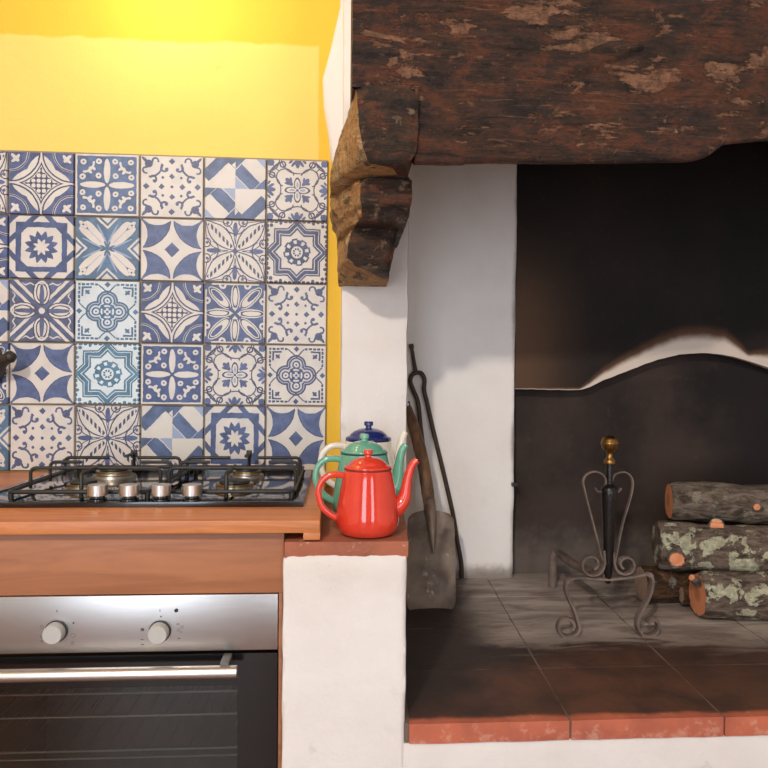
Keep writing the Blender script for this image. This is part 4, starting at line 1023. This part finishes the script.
strap('foot', [A(*q) for q in [(572, 578.5), (567, 581), (565.5, 588), (568, 597), (574, 610), (577.5, 622)] + spiral(567, 626, 12, 5.5, 0, -400, 20)], 'andiron', .018, .0075, 4)
strap('foot', [A(*q) for q in [(646, 574), (651, 577), (651.5, 585), (648, 597), (641, 610), (637, 620)] + [(637.5, 628), (643, 634.5), (651, 635), (657, 630), (657, 622), (651, 618.5), (647, 623)]], 'andiron', .018, .0075, 5)
# log rest running back to a rear leg
Yr = PZ(552, 587, Z_HEARTH).y
bm = bmesh.new(); tube(bm, [A(608, 577), P(590, 572, lerp(Ya, Yr, .35)), P(570, 562, lerp(Ya, Yr, .75)), P(558, 552.5, Yr), P(554.5, 553, Yr), P(552.5, 558, Yr), PZ(552.5, 587, Z_HEARTH + .001)], 1.0, flat=(.018, .018)); obj('log_rest', bm, M['andiron'], an, 50)

# ------------------------------------------------------------------ logs
def bark_mat(name, a, b, lich, thr, lc=(228, 224, 192)):
    t = NT(name); c = t.coord('Object'); mp = t.mapping(c, (.6, 1.6, 1.6)); n1 = t.noise(mp, 34, 8, .74, .4); n2 = t.noise(c, 24, 7, .6, .3); n3 = t.noise(c, 90, 4, .6)
    col = t.mix(t.ramp(n1, .35, .65), srgb(*a), srgb(*b))
    lf = t.ramp(n2 + (n3 - .5) * .14, thr, thr + .025) * lich
    col = t.mix(t.ramp(t.noise(c, 22, 5), .62, .68) * .6, col, srgb(158, 156, 146))
    col = t.mix(lf, col, t.mix(t.ramp(n3, .35, .65), srgb(*lc), srgb(*[int(k * .8) for k in lc])))
    t.bump(n1 * 1.6 + lf * .25 + n3 * .3, 1.0, .012); return t.fin(col, .85, spec=.2)
M['bark'] = bark_mat('grey_bark', (156, 140, 124), (78, 66, 58), .35, .60)
M['bark_lichen'] = bark_mat('lichened_bark', (150, 130, 116), (74, 62, 54), .95, .53)
M['bark_dark'] = bark_mat('dark_bark', (112, 80, 54), (54, 40, 30), .15, .66)
def cut_mat():
    t = NT('sawn_log_end'); c = t.coord('Object'); x, y, z = t.xyz(c); n = t.noise(c, 30, 4); r = (y * y + z * z).sqrt() + (n - .5) * .008
    col = t.mix((r * 900).sin() * .5 + .5, srgb(228, 150, 106), srgb(210, 132, 90))
    col = t.mix(t.ramp(-r, -.022, -.010) * .8, col, srgb(180, 106, 70)); col = t.mix(t.ramp(n, .6, .7) * .5, col, srgb(222, 160, 116))
    return t.fin(col, .75)
M['cut'] = cut_mat(); M['cut_grey'] = simple('weathered_log_end', (150, 124, 106), .85, var=.3, nscale=60)
def log(px, py, Yc, r, length, yaw, bark, cut, label, seed, stubs=(), pitch=0, rz_=1.0, name='firewood_log', zc=None):
    base = P(px, py, Yc)
    if zc is not None: base.z = zc
    q = Matrix.Rotation(yaw, 4, 'Z') @ Matrix.Rotation(-pitch, 4, 'Y')
    NL, NA = int(length / .006), 40
    bm = bmesh.new(); rings = []
    def rad(u_, a_):
        v = Vector((u_ * 9 + seed * 7, math.cos(a_) * 1.1, math.sin(a_) * 1.1)); g_ = Vector((u_ * 14 + seed, math.cos(a_) * 9, math.sin(a_) * 9))
        return r * (1 + .10 * fbm(v, 3)) + .0055 * noise.noise(g_) + .0016 * noise.noise(g_ * 2.3)
    for i in range(NL + 1):
        u_ = length * i / NL; ring_ = []; cy = .005 * math.sin(u_ * 9 + seed)
        for k in range(NA):
            a_ = 2 * PI * k / NA; rr_ = rad(u_, a_) * (.93 if i in (0, NL) else 1)
            ring_.append(bm.verts.new((u_, math.cos(a_) * rr_ * rz_ + cy, math.sin(a_) * rr_)))
        rings.append(ring_)
    for A_, B2 in zip(rings, rings[1:]):
        for k in range(NA): bm.faces.new((A_[k], A_[(k + 1) % NA], B2[(k + 1) % NA], B2[k]))
    lg = obj(name, bm, M[bark], None, 75, world=False); lg.matrix_world = Matrix.Translation(base) @ q
    tag(lg, label, 'log', 'logs stacked in the fireplace')
    for e_, sgn in ((0, -1), (NL, 1)):
        bm = bmesh.new(); outer = [bm.verts.new(Vector(c_)) for c_ in [(length * e_ / NL + sgn * .0004, math.cos(2 * PI * k / NA) * rad(length * e_ / NL, 2 * PI * k / NA) * .925 * rz_ + .005 * math.sin(length * e_ / NL * 9 + seed), math.sin(2 * PI * k / NA) * rad(length * e_ / NL, 2 * PI * k / NA) * .925) for k in range(NA)]]
        mid = bm.verts.new((length * e_ / NL + sgn * .0012, 0, 0))
        for k in range(NA): bm.faces.new((outer[k], outer[(k + 1) % NA], mid))
        o_ = obj('cut_end', bm, M[cut], None, None, world=False); o_.parent = lg
    for (spx, spy, sY, sr, ln_, ddir) in stubs:
        tip = P(spx, spy, sY); inv = lg.matrix_world.inverted(); tl = inv @ tip
        dv = (inv.to_3x3() @ Vector(ddir)).normalized(); rootp = tl - dv * ln_
        bm = bmesh.new(); tube(bm, [rootp, rootp.lerp(tl, .5), tl], [sr * 1.3, sr * 1.06, sr], 20)
        so = obj('branch_stub', bm, M[bark], None, 60, world=False); so.parent = lg
        bm = bmesh.new(); u_, v_ = frame_of(dv); ov_ = [bm.verts.new(tl + dv * .0006 + (u_ * math.cos(2 * PI * k / 20) + v_ * math.sin(2 * PI * k / 20)) * sr * (.80 + .06 * math.sin(3 * k))) for k in range(20)]; bm.faces.new(ov_)
        co = obj('cut_end', bm, M['cut'], None, None, world=False); co.parent = so
    return lg
ZHH = Z_HEARTH
Yl3 = 1.588; 
log(698, 597, Yl3, .052, .52, math.radians(-5), 'bark_lichen', 'cut', 'lichen-spotted log lying lowest and nearest in the fireplace pile', 1, zc=ZHH + .054,
    stubs=[(692, 577.5, Yl3 - .02, .009, .03, (-.8, -.4, .6))])
log(657, 549, 1.682, .056, .55, math.radians(-13), 'bark_lichen', 'bark_lichen', 'lichen-covered middle log with two sawn branch stubs', 2.3, zc=ZHH + .150,
    stubs=[(677, 559.5, 1.616, .0205, .06, (-.35, -.85, -.15)), (717, 526, 1.635, .0185, .05, (-.3, -.8, .45))])
log(668.5, 505, 1.752, .048, .50, math.radians(-13), 'bark', 'cut', 'rough grey log on top of the pile with a pale sawn end', 4.1, zc=ZHH + .248,
    stubs=[(757, 507, 1.655, .010, .04, (-.75, -.6, .25))])
log(641, 583, 1.705, .044, .50, math.radians(-2), 'bark_dark', 'cut_grey', 'dark brown log at the back of the bottom layer beside the fire dog', 5.7, zc=ZHH + .046)
log(682, 589, 1.648, .0215, .40, math.radians(-2), 'bark_dark', 'cut_grey', 'thin greyish log wedged between the two bottom logs', 6.6, zc=ZHH + .034, rz_=.6)
